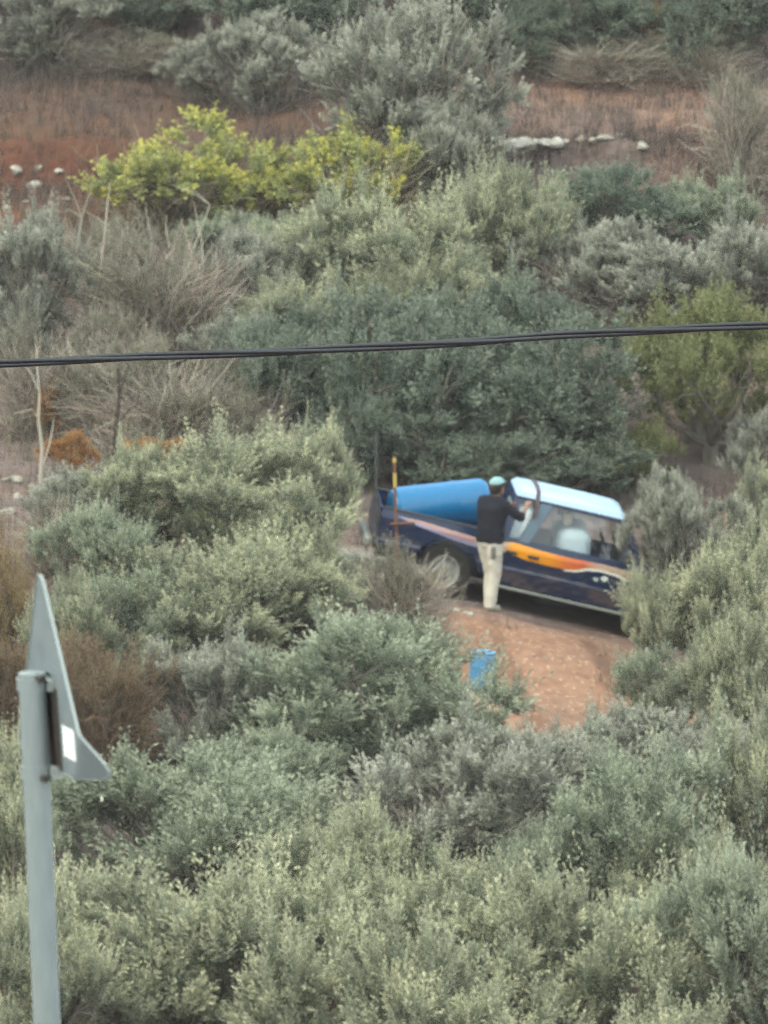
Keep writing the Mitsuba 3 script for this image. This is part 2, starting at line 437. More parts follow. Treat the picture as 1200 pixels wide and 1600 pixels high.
for kind, (count, args) in KINDS.items():
    for v in range(count):
        seed += 1
        mesh, C, lob = make_crown(seed, **args)
        g = {'type': 'shapegroup', 'crown': mikit.ply(mesh, 'leaf', color=C), 'trunk': mikit.ply(make_trunk(seed, lob), 'bark', smooth=True)}
        if kind in TWIGS:
            tmsh, TC = make_twigs(seed, *TWIGS[kind])
            g['twigs'] = mikit.ply(tmsh, 'twig_bark', color=TC)
        scene[f'{kind}_group_{v}'] = g

TREES = [  # kind, centre x, y and half width, half height in the photograph, label
    ('olive', 40, 1590, 150, 150, 'olive bush in the bottom left corner behind the grey post'),
    ('olive', 320, 1505, 250, 150, 'broad olive with tall upright shoots just right of the grey post'),
    ('olive', 590, 1620, 210, 150, 'pale olive at the bottom edge, left of the middle'),
    ('olive', 880, 1535, 200, 140, 'pale olive in front of a dark gap, low and right of the middle'),
    ('green_olive', 1150, 1530, 150, 175, 'darker green olive in the bottom right corner'),
    ('olive', 770, 1690, 190, 120, 'olive cut by the bottom edge just right of the middle'),
    ('olive', 1010, 1700, 180, 110, 'olive cut by the bottom edge, beside the bottom right dark olive'),
    ('green_olive', 310, 1295, 250, 120, 'wide olive below the brown bush, right of the grey post'),
    ('olive', 0, 1400, 110, 130, 'olive at the left edge behind the grey post, below the sign'),
    ('olive', 510, 1400, 150, 120, 'olive with spiky pale tops, left of the middle in the lower third'),
    ('grey_olive', 720, 1285, 190, 135, 'rounded olive straight below the blue drum'),
    ('green_olive', 1020, 1330, 180, 140, 'olive below the grey twiggy olive on the right'),
    ('olive', 1200, 1290, 110, 140, 'olive at the right edge in the lower third'),
    ('green_olive', 540, 1110, 240, 115, 'wide olive left of the blue drum on the ground'),
    ('brown', 150, 1110, 125, 115, 'brown dry bush behind the back of the road sign'),
    ('grey_olive', 1010, 1190, 150, 85, 'grey twiggy olive below the red clearing, right of the drum'),
    ('olive', 1180, 1100, 100, 110, 'olive at the right edge level with the drum'),
    ('olive', 1120, 990, 115, 100, 'olive covering the nose of the pickup on the right'),
    ('grey_olive', 1072, 838, 84, 95, 'grey olive hiding the bonnet of the pickup', -0.75),
    ('olive', 1215, 860, 80, 100, 'pale olive at the right edge, right of the pickup'),
    ('twiggy', 622, 932, 100, 72, 'brown twiggy bush in front of the rear wheel'),
    ('olive', 380, 815, 185, 92, 'large pale olive left of the pickup'),
    ('olive', 340, 950, 180, 90, 'pale olive in front of the large one left of the pickup'),
    ('green_olive', 160, 900, 100, 90, 'olive just right of the top of the road sign'),
    ('tan', 10, 950, 70, 115, 'tan dry bush at the left edge beside the top of the road sign'),
    ('twiggy', 100, 830, 90, 60, 'grey bare bush among the rubble at the left edge'),
    ('dark', 465, 615, 110, 115, 'dark green tree just below the cable, left of the middle'),
    ('dark', 640, 605, 150, 140, 'largest dark green tree behind the barrel of the pickup'),
    ('dark', 870, 630, 160, 115, 'dark green tree behind the cab of the pickup'),
    ('yellow_green', 1110, 610, 150, 130, 'yellow green tree at the right edge below the cable'),
    ('yellow_green', 985, 725, 85, 55, 'low yellow green bush behind the front of the roof of the pickup'),
    ('olive', 580, 440, 150, 95, 'silvery olive above the cable in the middle'),
    ('olive', 800, 385, 105, 90, 'silvery olive right of the middle above the cable'),
    ('grey_olive', 1030, 455, 150, 70, 'pale scrubby olive just above the cable on the right'),
    ('twiggy', 260, 470, 150, 110, 'bare grey shrub above the cable on the left'),
    ('grey_olive', 25, 475, 110, 115, 'dull grey green tree at the left edge above the cable'),
    ('twiggy', 270, 640, 150, 90, 'bare grey shrub below the cable on the left'),
    ('twiggy', 60, 600, 90, 80, 'sparse bare shrub at the left edge below the cable'),
    ('green_olive', 365, 392, 80, 48, 'grey green bush in front of the yellow bushes'),
    ('yellow', 275, 295, 155, 85, 'yellow leaved bush, left one of the two'),
    ('yellow', 560, 292, 125, 85, 'yellow leaved bush, right one of the two'),
    ('yellow', 410, 310, 95, 55, 'low yellow green bush between the two tall yellow ones'),
    ('dark', 930, 348, 140, 68, 'dark green bush under the stones of the upper terrace'),
    ('green_olive', 1110, 345, 80, 50, 'light green bush right of the dark bush under the terrace'),
    ('twiggy', 1160, 215, 80, 85, 'bare grey bush at the right edge on the upper terrace'),
    ('grey_olive', 640, 165, 150, 135, 'tall grey olive on the upper terrace in the middle'),
    ('grey_olive', 420, 110, 100, 70, 'small grey olive left of the tall one on the upper terrace'),
    ('dark', 460, 25, 140, 60, 'dark tree at the top edge left of the middle'),
    ('grey_olive', 60, 35, 120, 70, 'grey olive in the top left corner'),
    ('dark', 240, 15, 85, 50, 'very dark small tree at the top edge on the left'),
    ('dark', 900, 35, 120, 65, 'dark shrub at the top edge right of the middle'),
    ('dark', 1120, 45, 120, 70, 'dark shrub in the top right corner'),
    ('dark', 730, 20, 90, 65, 'dark shrub at the top edge just right of the tall grey olive'),
    ('rust', 1030, 42, 34, 40, 'small rust coloured bush at the top edge on the right'),
    ('rust', 118, 715, 58, 36, 'rust coloured dry bush at the left, larger of the two low ones'),
    ('rust', 240, 714, 80, 30, 'flat rust coloured dry bush behind the large pale olive'),
    ('rust', 78, 650, 30, 44, 'narrow rust coloured bush beside a pale stem at the left edge'),
    ('grey_olive', 340, 1110, 130, 100, 'grey olive between the brown bush and the wide olive left of the drum'),
    ('brown', 0, 1090, 60, 95, 'brown dry bush at the left edge behind the grey post'),
    ('olive', 475, 790, 95, 90, 'pale olive just left of the thin iron post'),
    ('olive', 450, 930, 115, 80, 'pale olive left of the brown twiggy bush'),
    ('olive', 225, 800, 95, 72, 'pale olive between the large pale one and the rubble'),
    ('twiggy', 390, 700, 100, 50, 'pale bare twigs rising behind the large pale olive'),
    ('twiggy', 180, 600, 110, 90, 'bare shrub beside the dark bare trunk under the cable'),
    ('twiggy', 370, 660, 95, 80, 'bare shrub touching the left side of the dark trees'),
    ('grey_olive', 390, 560, 90, 60, 'grey olive on the cable, left of the dark trees'),
    ('dark', 760, 550, 130, 105, 'dark green tree under the cable, between the two big dark ones'),
    ('dark', 700, 705, 140, 65, 'low dark green bush straight behind the barrel'),
    ('dark', 560, 695, 80, 75, 'low dark green bush behind the thin iron post'),
    ('grey_olive', 920, 430, 105, 75, 'grey olive between the silvery olives and the pale scrub'),
    ('grey_olive', 1170, 440, 100, 80, 'grey olive at the right edge just above the cable'),
    ('grey_olive', 400, 465, 95, 80, 'grey olive between the bare shrub and the silvery olive'),
    ('twiggy', 150, 410, 80, 60, 'bare shrub under the red bank at the left'),
    ('olive', 460, 515, 110, 60, 'silvery olive whose top touches the cable left of the middle'),
    ('olive', 690, 500, 110, 70, 'silvery olive crossed by the cable in the middle'),
    ('olive', 455, 420, 90, 58, 'silvery olive right of the grey green bush under the yellow bushes'),
    ('grey_olive', 700, 260, 85, 85, 'grey olive below the tall grey olive, right of the yellow bushes'),
    ('dark', 810, 75, 90, 45, 'dark low shrub at the left end of the upper bank'),
    ('twiggy', 950, 95, 110, 34, 'bare low shrub on the bank over the right soil strip'),
    ('twiggy', 1100, 100, 90, 34, 'bare low shrub on the bank at the top right'),
    ('twiggy', 200, 88, 120, 28, 'bare low shrub on the bank over the left soil strip'),
    ('grey_olive', 330, 120, 75, 45, 'low grey olive at the end of the left soil strip'),
    ('olive', 100, 1490, 110, 110, 'olive touching the grey post on its right side, near the bottom'),
    ('olive', 700, 1460, 140, 100, 'olive with pale tips right of the middle near the bottom'),
    ('green_olive', 850, 1420, 130, 100, 'olive behind the dark gap, right of the middle near the bottom'),
    ('olive', 1080, 1440, 130, 100, 'olive above the bottom right dark olive'),
    ('grey_olive', 890, 1230, 130, 85, 'grey olive right of the rounded one below the drum'),
    ('grey_olive', 1110, 1225, 110, 80, 'grey olive at the right under the twiggy one'),
    ('green_olive', 440, 1225, 130, 75, 'olive with a dark underside left of the rounded one'),
    ('olive', 1022, 985, 46, 75, 'small olive right at the front corner of the pickup'),
    ('green_olive', 1046, 1085, 80, 66, 'olive at the right side of the red clearing'),
    ('olive', 1200, 960, 80, 110, 'tall olive at the right edge behind the clearing'),
    ('green_olive', 650, 1180, 130, 80, 'olive just below the drum on its left'),
    ('green_olive', 210, 1010, 115, 85, 'olive just right of the upper part of the road sign'),
    ('olive', 110, 1010, 80, 80, 'olive half hidden by the upper part of the road sign'),
    ('dark', 850, 728, 150, 55, 'low dark green bush straight behind the cab of the pickup'),
    ('grey_olive', 130, 800, 90, 60, 'grey olive above the top of the road sign'),
    ('olive', 600, 1480, 150, 100, 'olive with pale plumes in the middle of the bottom third'),
    ('olive', 20, 1250, 100, 90, 'olive at the left edge below the brown bush'),
    ('grey_olive', 1200, 720, 70, 80, 'grey olive at the right edge behind the pale one'),
    ('dark', 120, -70, 170, 90, 'dark tree beyond the top left corner olive'),
    ('dark', 420, -80, 170, 90, 'dark tree cut by the top edge behind the dark tree'),
    ('dark', 700, -70, 170, 90, 'dark tree cut by the top edge behind the tall grey olive'),
    ('dark', 1000, -70, 200, 90, 'dark tree cut by the top edge behind the dark shrubs'),
]
NAMES = {'olive': ('olive_tree', 'olive tree'), 'green_olive': ('olive_tree', 'olive tree'), 'grey_olive': ('olive_tree', 'olive tree'), 'dark': ('evergreen_tree', 'tree'),
         'yellow_green': ('broadleaf_tree', 'tree'), 'yellow': ('autumn_bush', 'bush'), 'brown': ('dry_bush', 'bush'), 'tan': ('dry_bush', 'bush'), 'rust': ('rusty_bush', 'bush'), 'twiggy': ('bare_shrub', 'shrub')}
rng = np.random.default_rng(5)
used = {}
for kind, cx, cy, rx, ry, label, *depth in TREES:
    s0 = 120.0
    hc = ry / s0 * 0.95
    p = at_depth(cx, cy, depth[0]) - [0, 0, hc] if depth else ground_hit(cx, cy, hc)
    k = px_m(p[1])
    g_ = 1.14 if 'olive' in kind or kind == 'dark' else 1.05
    sx, sz = g_ * rx / k / 1.5, g_ * ry / k / 1.15
    v = used[kind] = used.get(kind, -1) + 1
    key = numbered(NAMES[kind][0])
    sy = (sx + sz) / 2 * 1.0 if sx > sz else sx
    scene[key] = {'type': 'instance', 'group': {'type': 'ref', 'id': f'{kind}_group_{v % KINDS[kind][0]}'},
                  'to_world': T().translate([p[0], p[1], p[2] + ry / k * 0.95 - 1.2 * sz]).scale([sx, sy, sz]).rotate([0, 0, 1], float(rng.uniform(0, 360)))}
    tag(key, label, NAMES[kind][1], NAMES[kind][1] + 's on the hillside')

# bare dead stems standing out of the scrub
def dead_tree(seed, pts, r, forks):
    r_ = np.random.default_rng(seed)
    out = [tube_mesh(pts, np.linspace(r, r * 0.45, len(pts)), 7)]
    for _ in range(forks):
        i_ = r_.integers(1, len(pts))
        a_ = np.array(pts[i_])
        d_ = unit(r_.normal(size=3) * [1, 0.6, 0.3] + [0, 0, 1.0])
        l_ = r_.uniform(0.3, 0.8)
        out.append(tube_mesh([a_, a_ + d_ * l_ * 0.5 + [0, 0, 0.05], a_ + d_ * l_ + r_.normal(0, 0.07, 3)], [r * 0.4, r * 0.28, r * 0.12], 5))
    return cat(out)


scene['pale_bark'] = {'type': 'twosided', 'bsdf': {'type': 'diffuse', 'reflectance': rgb(0.42, 0.38, 0.31)}}
scene['dark_bark'] = {'type': 'twosided', 'bsdf': {'type': 'diffuse', 'reflectance': rgb(0.07, 0.055, 0.05)}}
for i_, (pxs, mat_, r_, forks_, label_) in enumerate([
        ([(64, 740), (66, 700), (60, 655), (62, 615)], 'pale_bark', 0.035, 4, 'pale bare stem at the left edge below the cable'),
        ([(178, 705), (184, 660), (186, 620), (184, 575)], 'dark_bark', 0.038, 3, 'dark bare trunk below the cable on the left'),
        ([(128, 520), (150, 460), (160, 400), (165, 350)], 'pale_bark', 0.030, 7, 'pale forked bare stem above the cable, taller of the two'),
        ([(136, 500), (134, 440), (120, 390), (128, 340)], 'pale_bark', 0.024, 6, 'pale forked bare stem above the cable, thinner of the two'),
        ([(270, 470), (290, 420), (310, 370), (328, 320)], 'pale_bark', 0.018, 5, 'slanting thin pale stem below the yellow bushes')]):
    q_ = ground_hit(*pxs[0], 0.25)
    pts_ = [at_depth(a_, b_, q_[1] - 0.9) for a_, b_ in pxs]
    pts_ = [np.array([pts_[0][0], pts_[0][1], float(ground(pts_[0][0], pts_[0][1])) - 0.1])] + pts_
    k = put(None, 'dead_tree', dead_tree(i_, pts_, r_, forks_), mat_, True)
    tag(k, label_, 'dead tree', 'bare dead stems')

# weeds and dry grass on the banks and between the trees
rng = np.random.default_rng(8)
NT = 15000
wx, wy = rng.uniform(-6.5, 6.5, NT), np.where(rng.random(NT) < 0.45, rng.uniform(14, 27, NT), rng.uniform(-20, 27, NT))
clear = np.hypot((wx - 2.3) * 1.0, (wy + 2.6) * 0.62) < 2.2
truckzone = (wx > -0.7) & (wx < 5) & (wy > -1.2) & (wy < 2.0)
upper = (wy > 17.2) & (wy < 20.4) & (rng.random(NT) < 0.65)
keep = ~(clear & (rng.random(NT) < 0.90)) & ~truckzone & ~upper
wx, wy = wx[keep], wy[keep]
NB = 7
hx, hy = (np.repeat(a, NB) + rng.normal(0, 0.07, len(a) * NB) for a in (wx, wy))
hz = ground(hx, hy) - 0.02
hl = rng.uniform(0.12, 0.42, len(hx))
az = rng.uniform(0, 6.28, len(hx))
lean = rng.uniform(0.05, 0.7, len(hx))
tipv = np.stack([hx + np.cos(az) * lean * hl, hy + np.sin(az) * lean * hl, hz + hl], 1)
b0 = np.stack([hx - np.sin(az) * 0.007, hy + np.cos(az) * 0.007, hz], 1)
b1 = np.stack([hx + np.sin(az) * 0.007, hy - np.cos(az) * 0.007, hz], 1)
GV = np.stack([b0, b1, tipv], 1).reshape(-1, 3)
GF = np.arange(len(GV)).reshape(-1, 3)
hue = np.repeat(rng.random(len(wx)), NB)[:, None]
gc = np.array([0.175, 0.145, 0.135]) * (1 - hue) + np.array([0.215, 0.195, 0.135]) * hue
gc = np.where((hy > 16)[:, None], gc * [0.78, 0.72, 0.80], gc) * rng.uniform(0.6, 1.25, (len(gc), 1))
scene['dry_grass'] = mikit.ply((GV, GF), 'leaf', color=np.repeat(gc, 3, 0))
tag('dry_grass', 'grey brown dry grass and weeds between the trees', 'grass', kind='stuff')


# ---------------------------------------------------------------- stones
def stone(seed, sx, sy, sz):
    m = trimesh.creation.icosphere(subdivisions=2, radius=1.0)
    v = np.array(m.vertices)
    r = np.random.default_rng(seed)
    for _ in range(9):                       # flat broken faces
        n = unit(r.normal(size=3))
        d = r.uniform(0.55, 0.85)
        over = np.maximum(v @ n - d, 0)
        v = v - over[:, None] * n
    v *= 1 + 0.10 * (meshkit.noise(v * 3 + seed, seed) - 0.5)[:, None]
    return trimesh.Trimesh(v * [sx, sy, sz], m.faces, process=False)


scene['white_limestone'] = {'type': 'twosided', 'bsdf': {'type': 'diffuse', 'reflectance': proc(lambda p, n, uv: mix([0.42, 0.39, 0.33], [0.66, 0.63, 0.55], fbm(p.x * 6, p.y * 6, p.z * 6, 4)))}}
STONES = [stone(40 + i, 1, 1, 0.75) for i in range(6)]
STONE_SHAPES = [mikit.ply(s, 'limestone', smooth=30) for s in STONES]
SPOTS = []
rng = np.random.default_rng(21)


ORD = ['first', 'second', 'third', 'fourth', 'fifth', 'sixth', 'seventh', 'eighth', 'ninth']


def row(n, x0, x1, y0, y1, r0, r1, label, group):
    for i in range(n):
        SPOTS.append((x0 + (x1 - x0) * (i + 0.5 + rng.uniform(-0.3, 0.3)) / n, rng.uniform(y0, y1), rng.uniform(r0, r1), f'{ORD[i]} from the left: {label}' if n < 10 else label, group))


row(9, 780, 875, 219, 229, 0.09, 0.16, 'white limestone on the terrace edge', 'stones of the terrace edge')
row(6, 870, 1010, 210, 232, 0.06, 0.14, 'pale stone further right on the terrace edge', 'stones right along the terrace edge')
row(8, 5, 110, 262, 338, 0.06, 0.15, 'stone tumbled from the red bank', 'stones below the red bank')
row(8, 0, 140, 742, 765, 0.06, 0.12, 'grey rubble stone in the upper row left of the pale olive', 'upper rubble stones at the left')
row(8, 0, 140, 775, 800, 0.07, 0.13, 'whitish rubble stone in the lower row left of the pale olive', 'lower rubble stones at the left')
row(7, 985, 1090, 80, 112, 0.06, 0.14, 'weathered stone below the rust bush', 'stones near the top right corner')
row(4, 870, 900, 80, 112, 0.05, 0.09, 'small tan stone under the top shrubs', 'stones under the top shrubs')
row(6, 545, 655, 868, 884, 0.08, 0.15, 'white flat stone behind the pickup', 'white stones behind the pickup')
row(26, 760, 960, 985, 1110, 0.012, 0.034, 'small pale clod on the red clearing', 'clods on the clearing')
row(3, 708, 740, 945, 972, 0.03, 0.06, 'small stone near the feet of the person', 'stones near the feet')
row(6, 120, 200, 440, 480, 0.05, 0.11, 'whitish stone under the bare shrub', 'stones under the bare shrub')
for i, (px, py, r, label, group) in enumerate(SPOTS):
    p = ground_hit(px, py, r * 0.4)
    key = numbered('stone')
    scene[key] = {**STONE_SHAPES[i % 6], **({'bsdf': {'type': 'ref', 'id': 'white_limestone'}} if label.split(': ')[-1].startswith('white') else {}), 'to_world': T().translate([p[0], p[1], p[2] + r * 0.1]).rotate([0, 0, 1], float(rng.uniform(0, 360))).scale([r * rng.uniform(0.9, 1.5), r, r * rng.uniform(0.7, 1.0)])}
    tag(key, label, 'stone', group)


# ---------------------------------------------------------------- pickup truck (local: x forwards from the rear axle, y to its far side, z up from the ground)
TX, TY = 0.70, 0.45
TRUCK = T().translate([TX, TY, float(ground(TX + 1.2, TY)) + 0.24 * 1.2 - 0.03]).rotate([0, 0, 1], 3).rotate([0, 1, 0], 13.5)
TM = np.array(TRUCK.matrix)
PK = 'pickup_truck'
tag(PK, 'dark blue pickup truck with orange flame stripe parked nose down on the slope', 'pickup truck')
WC = 0.80                                  # y of the truck's middle: its near side lies at y = -0.05
SEC = [(0.0, 0.32), (0.78, 0.32), (0.825, 0.37), (0.85, 0.575), (0.832, 0.61), (0.838, 0.86), (0.80, 0.955), (0.74, 1.02), (0.60, 1.06), (0.0, 1.09)]


def half(z):
    s = np.array(SEC[1:9])
    return np.interp(z, s[:, 1], s[:, 0])


def section(grow=0.0):
    r = [(WC + y + (grow if y > 0 else 0), z) for y, z in SEC]
    l = [(WC - y - (grow if y > 0 else 0), z) for y, z in SEC[::-1]]
    return prism_yz(r + [q for q in l if abs(q[0] - WC) > 1e-6], -2, 5)


def part(name, man_, mat, smooth=25, parent=PK):
    return put(parent, name, tm(man_) if isinstance(man_, m3.Manifold) else man_, mat, smooth, TRUCK)


FRONT = 2.92
arch = lambda x: cyl_y(x, 0.37, 0.435, -0.5, 0.28) + cyl_y(x, 0.37, 0.435, 1.32, 2.5)
low = [(0.60, 0.32), (2.45, 0.32), (2.48, 0.38), (3.4, 0.36), (3.72, 0.36), (3.78, 0.50), (3.77, 0.88), (3.68, 0.965), (3.35, 1.01), (2.62, 1.075), (2.45, 0.955), (0.60, 0.955)]
lower = (prism_xz(low, -0.3, 2.0) ^ section()) - arch(FRONT)
cavity = box(0.68, 2.55, 0.08, 1.52, 0.45, 1.2)
part('body', lower - cavity, 'navy_paint')
part('cab_floor', box(0.66, 2.6, 0.07, 1.53, 0.40, 0.46), 'under')
bedp = [(-0.97, 0.50), (-0.97, 0.99), (0.565, 0.99), (0.565, 0.45), (-0.5, 0.45)]
bed = (prism_xz(bedp, -0.3, 2.0) ^ (section() + prism_yz([(WC - 0.82, 0.9), (WC + 0.82, 0.9), (WC + 0.80, 0.99), (WC - 0.80, 0.99)], -2, 5))) - box(-1.2, 0.50, 0.06, 1.54, 0.63, 1.3) - arch(0.0)
part('bed', bed, 'navy_paint')
part('tailgate', box(-0.995, -0.955, 0.05, 1.55, 0.55, 0.985), 'navy_paint')
rail = [tube_mesh([[-0.96, y, 1.0], [0.56, y, 1.0]], 0.022, 8) for y in (0.02, 1.58)]
for r_ in rail:
    part('bed_rail', r_, 'trim', True)

# greenhouse: roof and pillars with window openings cut through
green = [(0.62, 0.94), (0.70, 1.50), (0.78, 1.59), (1.0, 1.625), (1.75, 1.625), (2.06, 1.595), (2.18, 1.545), (2.62, 1.0), (2.6, 0.94)]
gsec = [(WC - 0.80, 0.93), (WC - 0.66, 1.50), (WC - 0.60, 1.58), (WC - 0.40, 1.62), (WC, 1.635), (WC + 0.40, 1.62), (WC + 0.60, 1.58), (WC + 0.66, 1.50), (WC + 0.80, 0.93)]
isec = [(WC - 0.755, 0.80), (WC - 0.62, 1.48), (WC - 0.36, 1.57), (WC + 0.36, 1.57), (WC + 0.62, 1.48), (WC + 0.755, 0.80)]
igreen = [(0.67, 0.80), (0.75, 1.48), (0.84, 1.56), (2.02, 1.56), (2.13, 1.50), (2.54, 1.0), (2.52, 0.80)]
cab = (prism_xz(green, -0.3, 2.0) ^ prism_yz(gsec, 0, 3)) - (prism_xz(igreen, -0.3, 2.0) ^ prism_yz(isec, 0, 3))
rear_win = [(0.73, 0.985), (0.78, 1.42), (0.86, 1.475), (1.05, 1.485), (0.86, 0.985)]
front_win = [(1.00, 0.985), (1.22, 1.485), (2.03, 1.475), (2.12, 1.43), (2.44, 1.04), (2.38, 0.985)]
pillar = [(0.865, 0.96), (1.06, 1.50), (1.21, 1.50), (0.995, 0.96)]
for w in (rear_win, front_win):
    cab = cab - prism_xz(w, -0.5, 2.2)
shield = prism_yz([(0.16, 1.06), (0.27, 1.47), (1.33, 1.47), (1.44, 1.06)], 1.6, 3.0)
back_open = prism_yz([(0.20, 1.02), (0.28, 1.42), (1.32, 1.42), (1.40, 1.02)], 0.5, 0.85)
cab = cab - shield - back_open
part('cab', cab, 'navy_paint')


def side_y(z, side, inset=0.0):
    h = np.interp(z, [0.93, 1.50, 1.58], [0.80, 0.66, 0.60]) - inset
    return WC + side * h


def side_sheet(pts, side, inset):
    p = Polygon(pts)
    v, f = trimesh.creation.triangulate_polygon(p, engine='earcut')
    return trimesh.Trimesh(np.stack([v[:, 0], side_y(v[:, 1], side, inset), v[:, 1]], 1), f, process=False)


for side in (-1, 1):
    for w in (rear_win, front_win):
        k = numbered(PK + '__window')
        scene[k] = mikit.ply(side_sheet(w, side, 0.018), 'window_glass')
        scene[k]['to_world'] = TRUCK
    pil = side_sheet(pillar, side, -0.006)
    pb = side_sheet(pillar, side, 0.02)
    part('door_pillar', man(trimesh.convex.convex_hull(np.vstack([pil.vertices, pb.vertices]))), 'slate_paint')
ws = [(2.575, 0.16, 1.035), (2.575, 1.44, 1.035), (2.21, 1.33, 1.50), (2.21, 0.27, 1.50)]
part('windscreen', trimesh.Trimesh(np.array(ws), [[0, 1, 2], [0, 2, 3]], process=False), 'window_glass', False)
part('rear_screen', trimesh.Trimesh(np.array([(0.665, 0.2, 1.02), (0.665, 1.4, 1.02), (0.70, 1.32, 1.42), (0.70, 0.28, 1.42)]), [[0, 1, 2], [0, 2, 3]], process=False), 'window_glass', False)
# pale roof skin with the grazing sky reflection put into its colour
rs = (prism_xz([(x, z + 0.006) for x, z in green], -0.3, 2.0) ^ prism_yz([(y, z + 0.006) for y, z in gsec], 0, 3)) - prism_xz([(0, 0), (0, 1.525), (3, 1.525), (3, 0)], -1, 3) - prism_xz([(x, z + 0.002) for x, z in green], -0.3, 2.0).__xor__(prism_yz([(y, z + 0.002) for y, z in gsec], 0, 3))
part('roof_panel', rs, 'roof_sky_sheen')
# roof gutter strips, sills, bumpers
for s in (-1, 1):
    part('gutter', tube_mesh([[0.72, WC + s * 0.655, 1.515], [2.05, WC + s * 0.655, 1.515], [2.2, WC + s * 0.66, 1.49]], 0.014, 6), 'navy_paint', True)
    part('sill', rounded(1.55, WC + s * 0.79, 0.325, 1.75, 0.10, 0.045, 0.018), 'sill_metal')
part('front_bumper', rounded(3.80, WC, 0.47, 0.16, 1.62, 0.20, 0.06), 'trim')
part('rear_bumper', rounded(-1.06, WC, 0.50, 0.09, 1.5, 0.12, 0.03), 'sill_metal')
part('chassis', box(-0.9, 3.6, 0.45, 0.55, 0.30, 0.44) + box(-0.9, 3.6, 1.05, 1.15, 0.30, 0.44), 'under')
part('underbody', box(-0.9, 3.3, 0.3, 1.3, 0.40, 0.47), 'under')
# doors: panels 4 mm proud of the body with a shut line round each
sec_out = section(0.004)
for s, (a, b) in ((-1, (-0.3, 0.2)), (1, (1.4, 2.0))):
    rd = [(0.70, 0.375), (0.985, 0.375), (0.985, 0.95), (0.70, 0.95)]
    fd = [(1.0, 0.375), (2.30, 0.375), (2.42, 0.62), (2.42, 0.95), (1.0, 0.95)]
    for pts in (rd, fd):
        d = part('door', (prism_xz(pts, a, b) ^ sec_out) - box(0, 3, 0.1, 1.5, 0, 2), 'navy_paint')
        x0 = pts[0][0]
        part('handle', rounded(x0 + 0.10, WC + s * 0.85, 0.80, 0.15, 0.035, 0.04, 0.012), 'trim', 25, d)
    arm = rounded(2.28, WC + s * 0.86, 1.03, 0.05, 0.14, 0.05, 0.015)
    part('mirror', arm + rounded(2.29, WC + s * 0.98, 1.08, 0.09, 0.20, 0.15, 0.03), 'trim')
# hood shut line, grille, lights
part('grille', rounded(3.785, WC, 0.76, 0.03, 0.95, 0.16, 0.01), 'trim')
for s in (-1, 1):
    part('headlight', rounded(3.775, WC + s * 0.62, 0.76, 0.06, 0.28, 0.15, 0.02), 'lamp_glass')
    part('side_lamp', rounded(2.50, WC + s * 0.838, 0.69, 0.07, 0.02, 0.05, 0.008), 'lamp_glass')
    part('tail_light', rounded(-0.98, WC + s * 0.74, 0.78, 0.04, 0.12, 0.26, 0.012), 'tail_red' if 'tail_red' in scene else 'trim')


# wheels
def wheel(x, yc, side):
    key = numbered(PK + '__wheel')
    prof = np.array([[0.205, -0.09], [0.30, -0.105], [0.335, -0.095], [0.352, -0.07], [0.355, 0.0], [0.352, 0.07], [0.335, 0.095], [0.30, 0.105], [0.205, 0.09], [0.205, -0.09]])
    ty = trimesh.creation.revolve(prof, sections=40)
    lugs = []
    for k in range(26):
        a = k * 2 * np.pi / 26
        b = trimesh.creation.box([0.022, 0.05, 0.075])
        for zz in (-0.05, 0.05):
            c = b.copy()
            c.apply_translation([0.352, 0, zz])
            c.apply_transform(trimesh.transformations.rotation_matrix(a + (zz > 0) * 0.12, [0, 0, 1]))
            lugs.append(c)
    rim = trimesh.creation.revolve(np.array([[0.0, 0.045], [0.055, 0.05], [0.06, 0.075], [0.085, 0.075], [0.10, 0.03], [0.15, 0.018], [0.175, 0.03], [0.19, 0.09], [0.208, 0.098], [0.212, 0.085], [0.195, -0.05], [0.0, -0.05], [0.0, 0.045]]), sections=40)
    rm = man(rim) if rim.is_volume else None
    if rm is not None:
        for k in range(8):
            a = k * np.pi / 4
            rm = rm - m3.Manifold.cylinder(0.5, 0.021, 0.021, 12).translate([0.138 * math.cos(a), 0.138 * math.sin(a), -0.25])
        rim = tm(rm)
    R = trimesh.transformations.rotation_matrix(math.radians(90 if side < 0 else -90), [1, 0, 0])
    for nm, ms, mt in (('tyre', cat([ty] + lugs), 'rubber'), ('rim', rim, 'rim_paint')):
        ms = ms.copy()
        ms.apply_transform(R)
        ms.apply_translation([x, yc, 0.35])
        part(nm, ms, mt, 30, key)


for x in (0.0, FRONT):
    wheel(x, 0.11, -1)
    wheel(x, 1.49, 1)
    part('axle', cyl_y(x, 0.35, 0.05, 0.15, 1.45, 12), 'under')

# seats
for y in (0.42, 1.18):
    part('seat', rounded(1.62, y, 0.72, 0.52, 0.50, 0.16, 0.06), 'seat_cover')
    bk = rounded(0, 0, 0, 0.44, 0.50, 0.52, 0.14).rotate([0, -12, 0]).translate([1.62, y, 0.99])
    part('backrest', bk, 'seat_cover')
    part('headrest', rounded(1.46, y, 1.345, 0.12, 0.27, 0.17, 0.04), 'headrest_cover')
part('rear_backrest', rounded(0.80, WC, 1.02, 0.16, 1.36, 0.66, 0.06), 'seat_cover')
part('head_lining', box(0.86, 2.02, 0.22, 1.38, 1.535, 1.552), 'cabin_dark')
part('door_lining', box(0.72, 2.4, 1.515, 1.535, 0.46, 0.97), 'cabin_dark')
part('steering_wheel', (lambda t_: (t_.apply_transform(trimesh.transformations.rotation_matrix(math.radians(62), [0, 1, 0])), t_.apply_translation([2.08, 1.18, 1.03]), t_)[2])(trimesh.creation.torus(0.18, 0.016, 28, 8)), 'trim', True)
part('dashboard', rounded(2.42, WC, 0.90, 0.34, 1.40, 0.24, 0.06), 'trim')


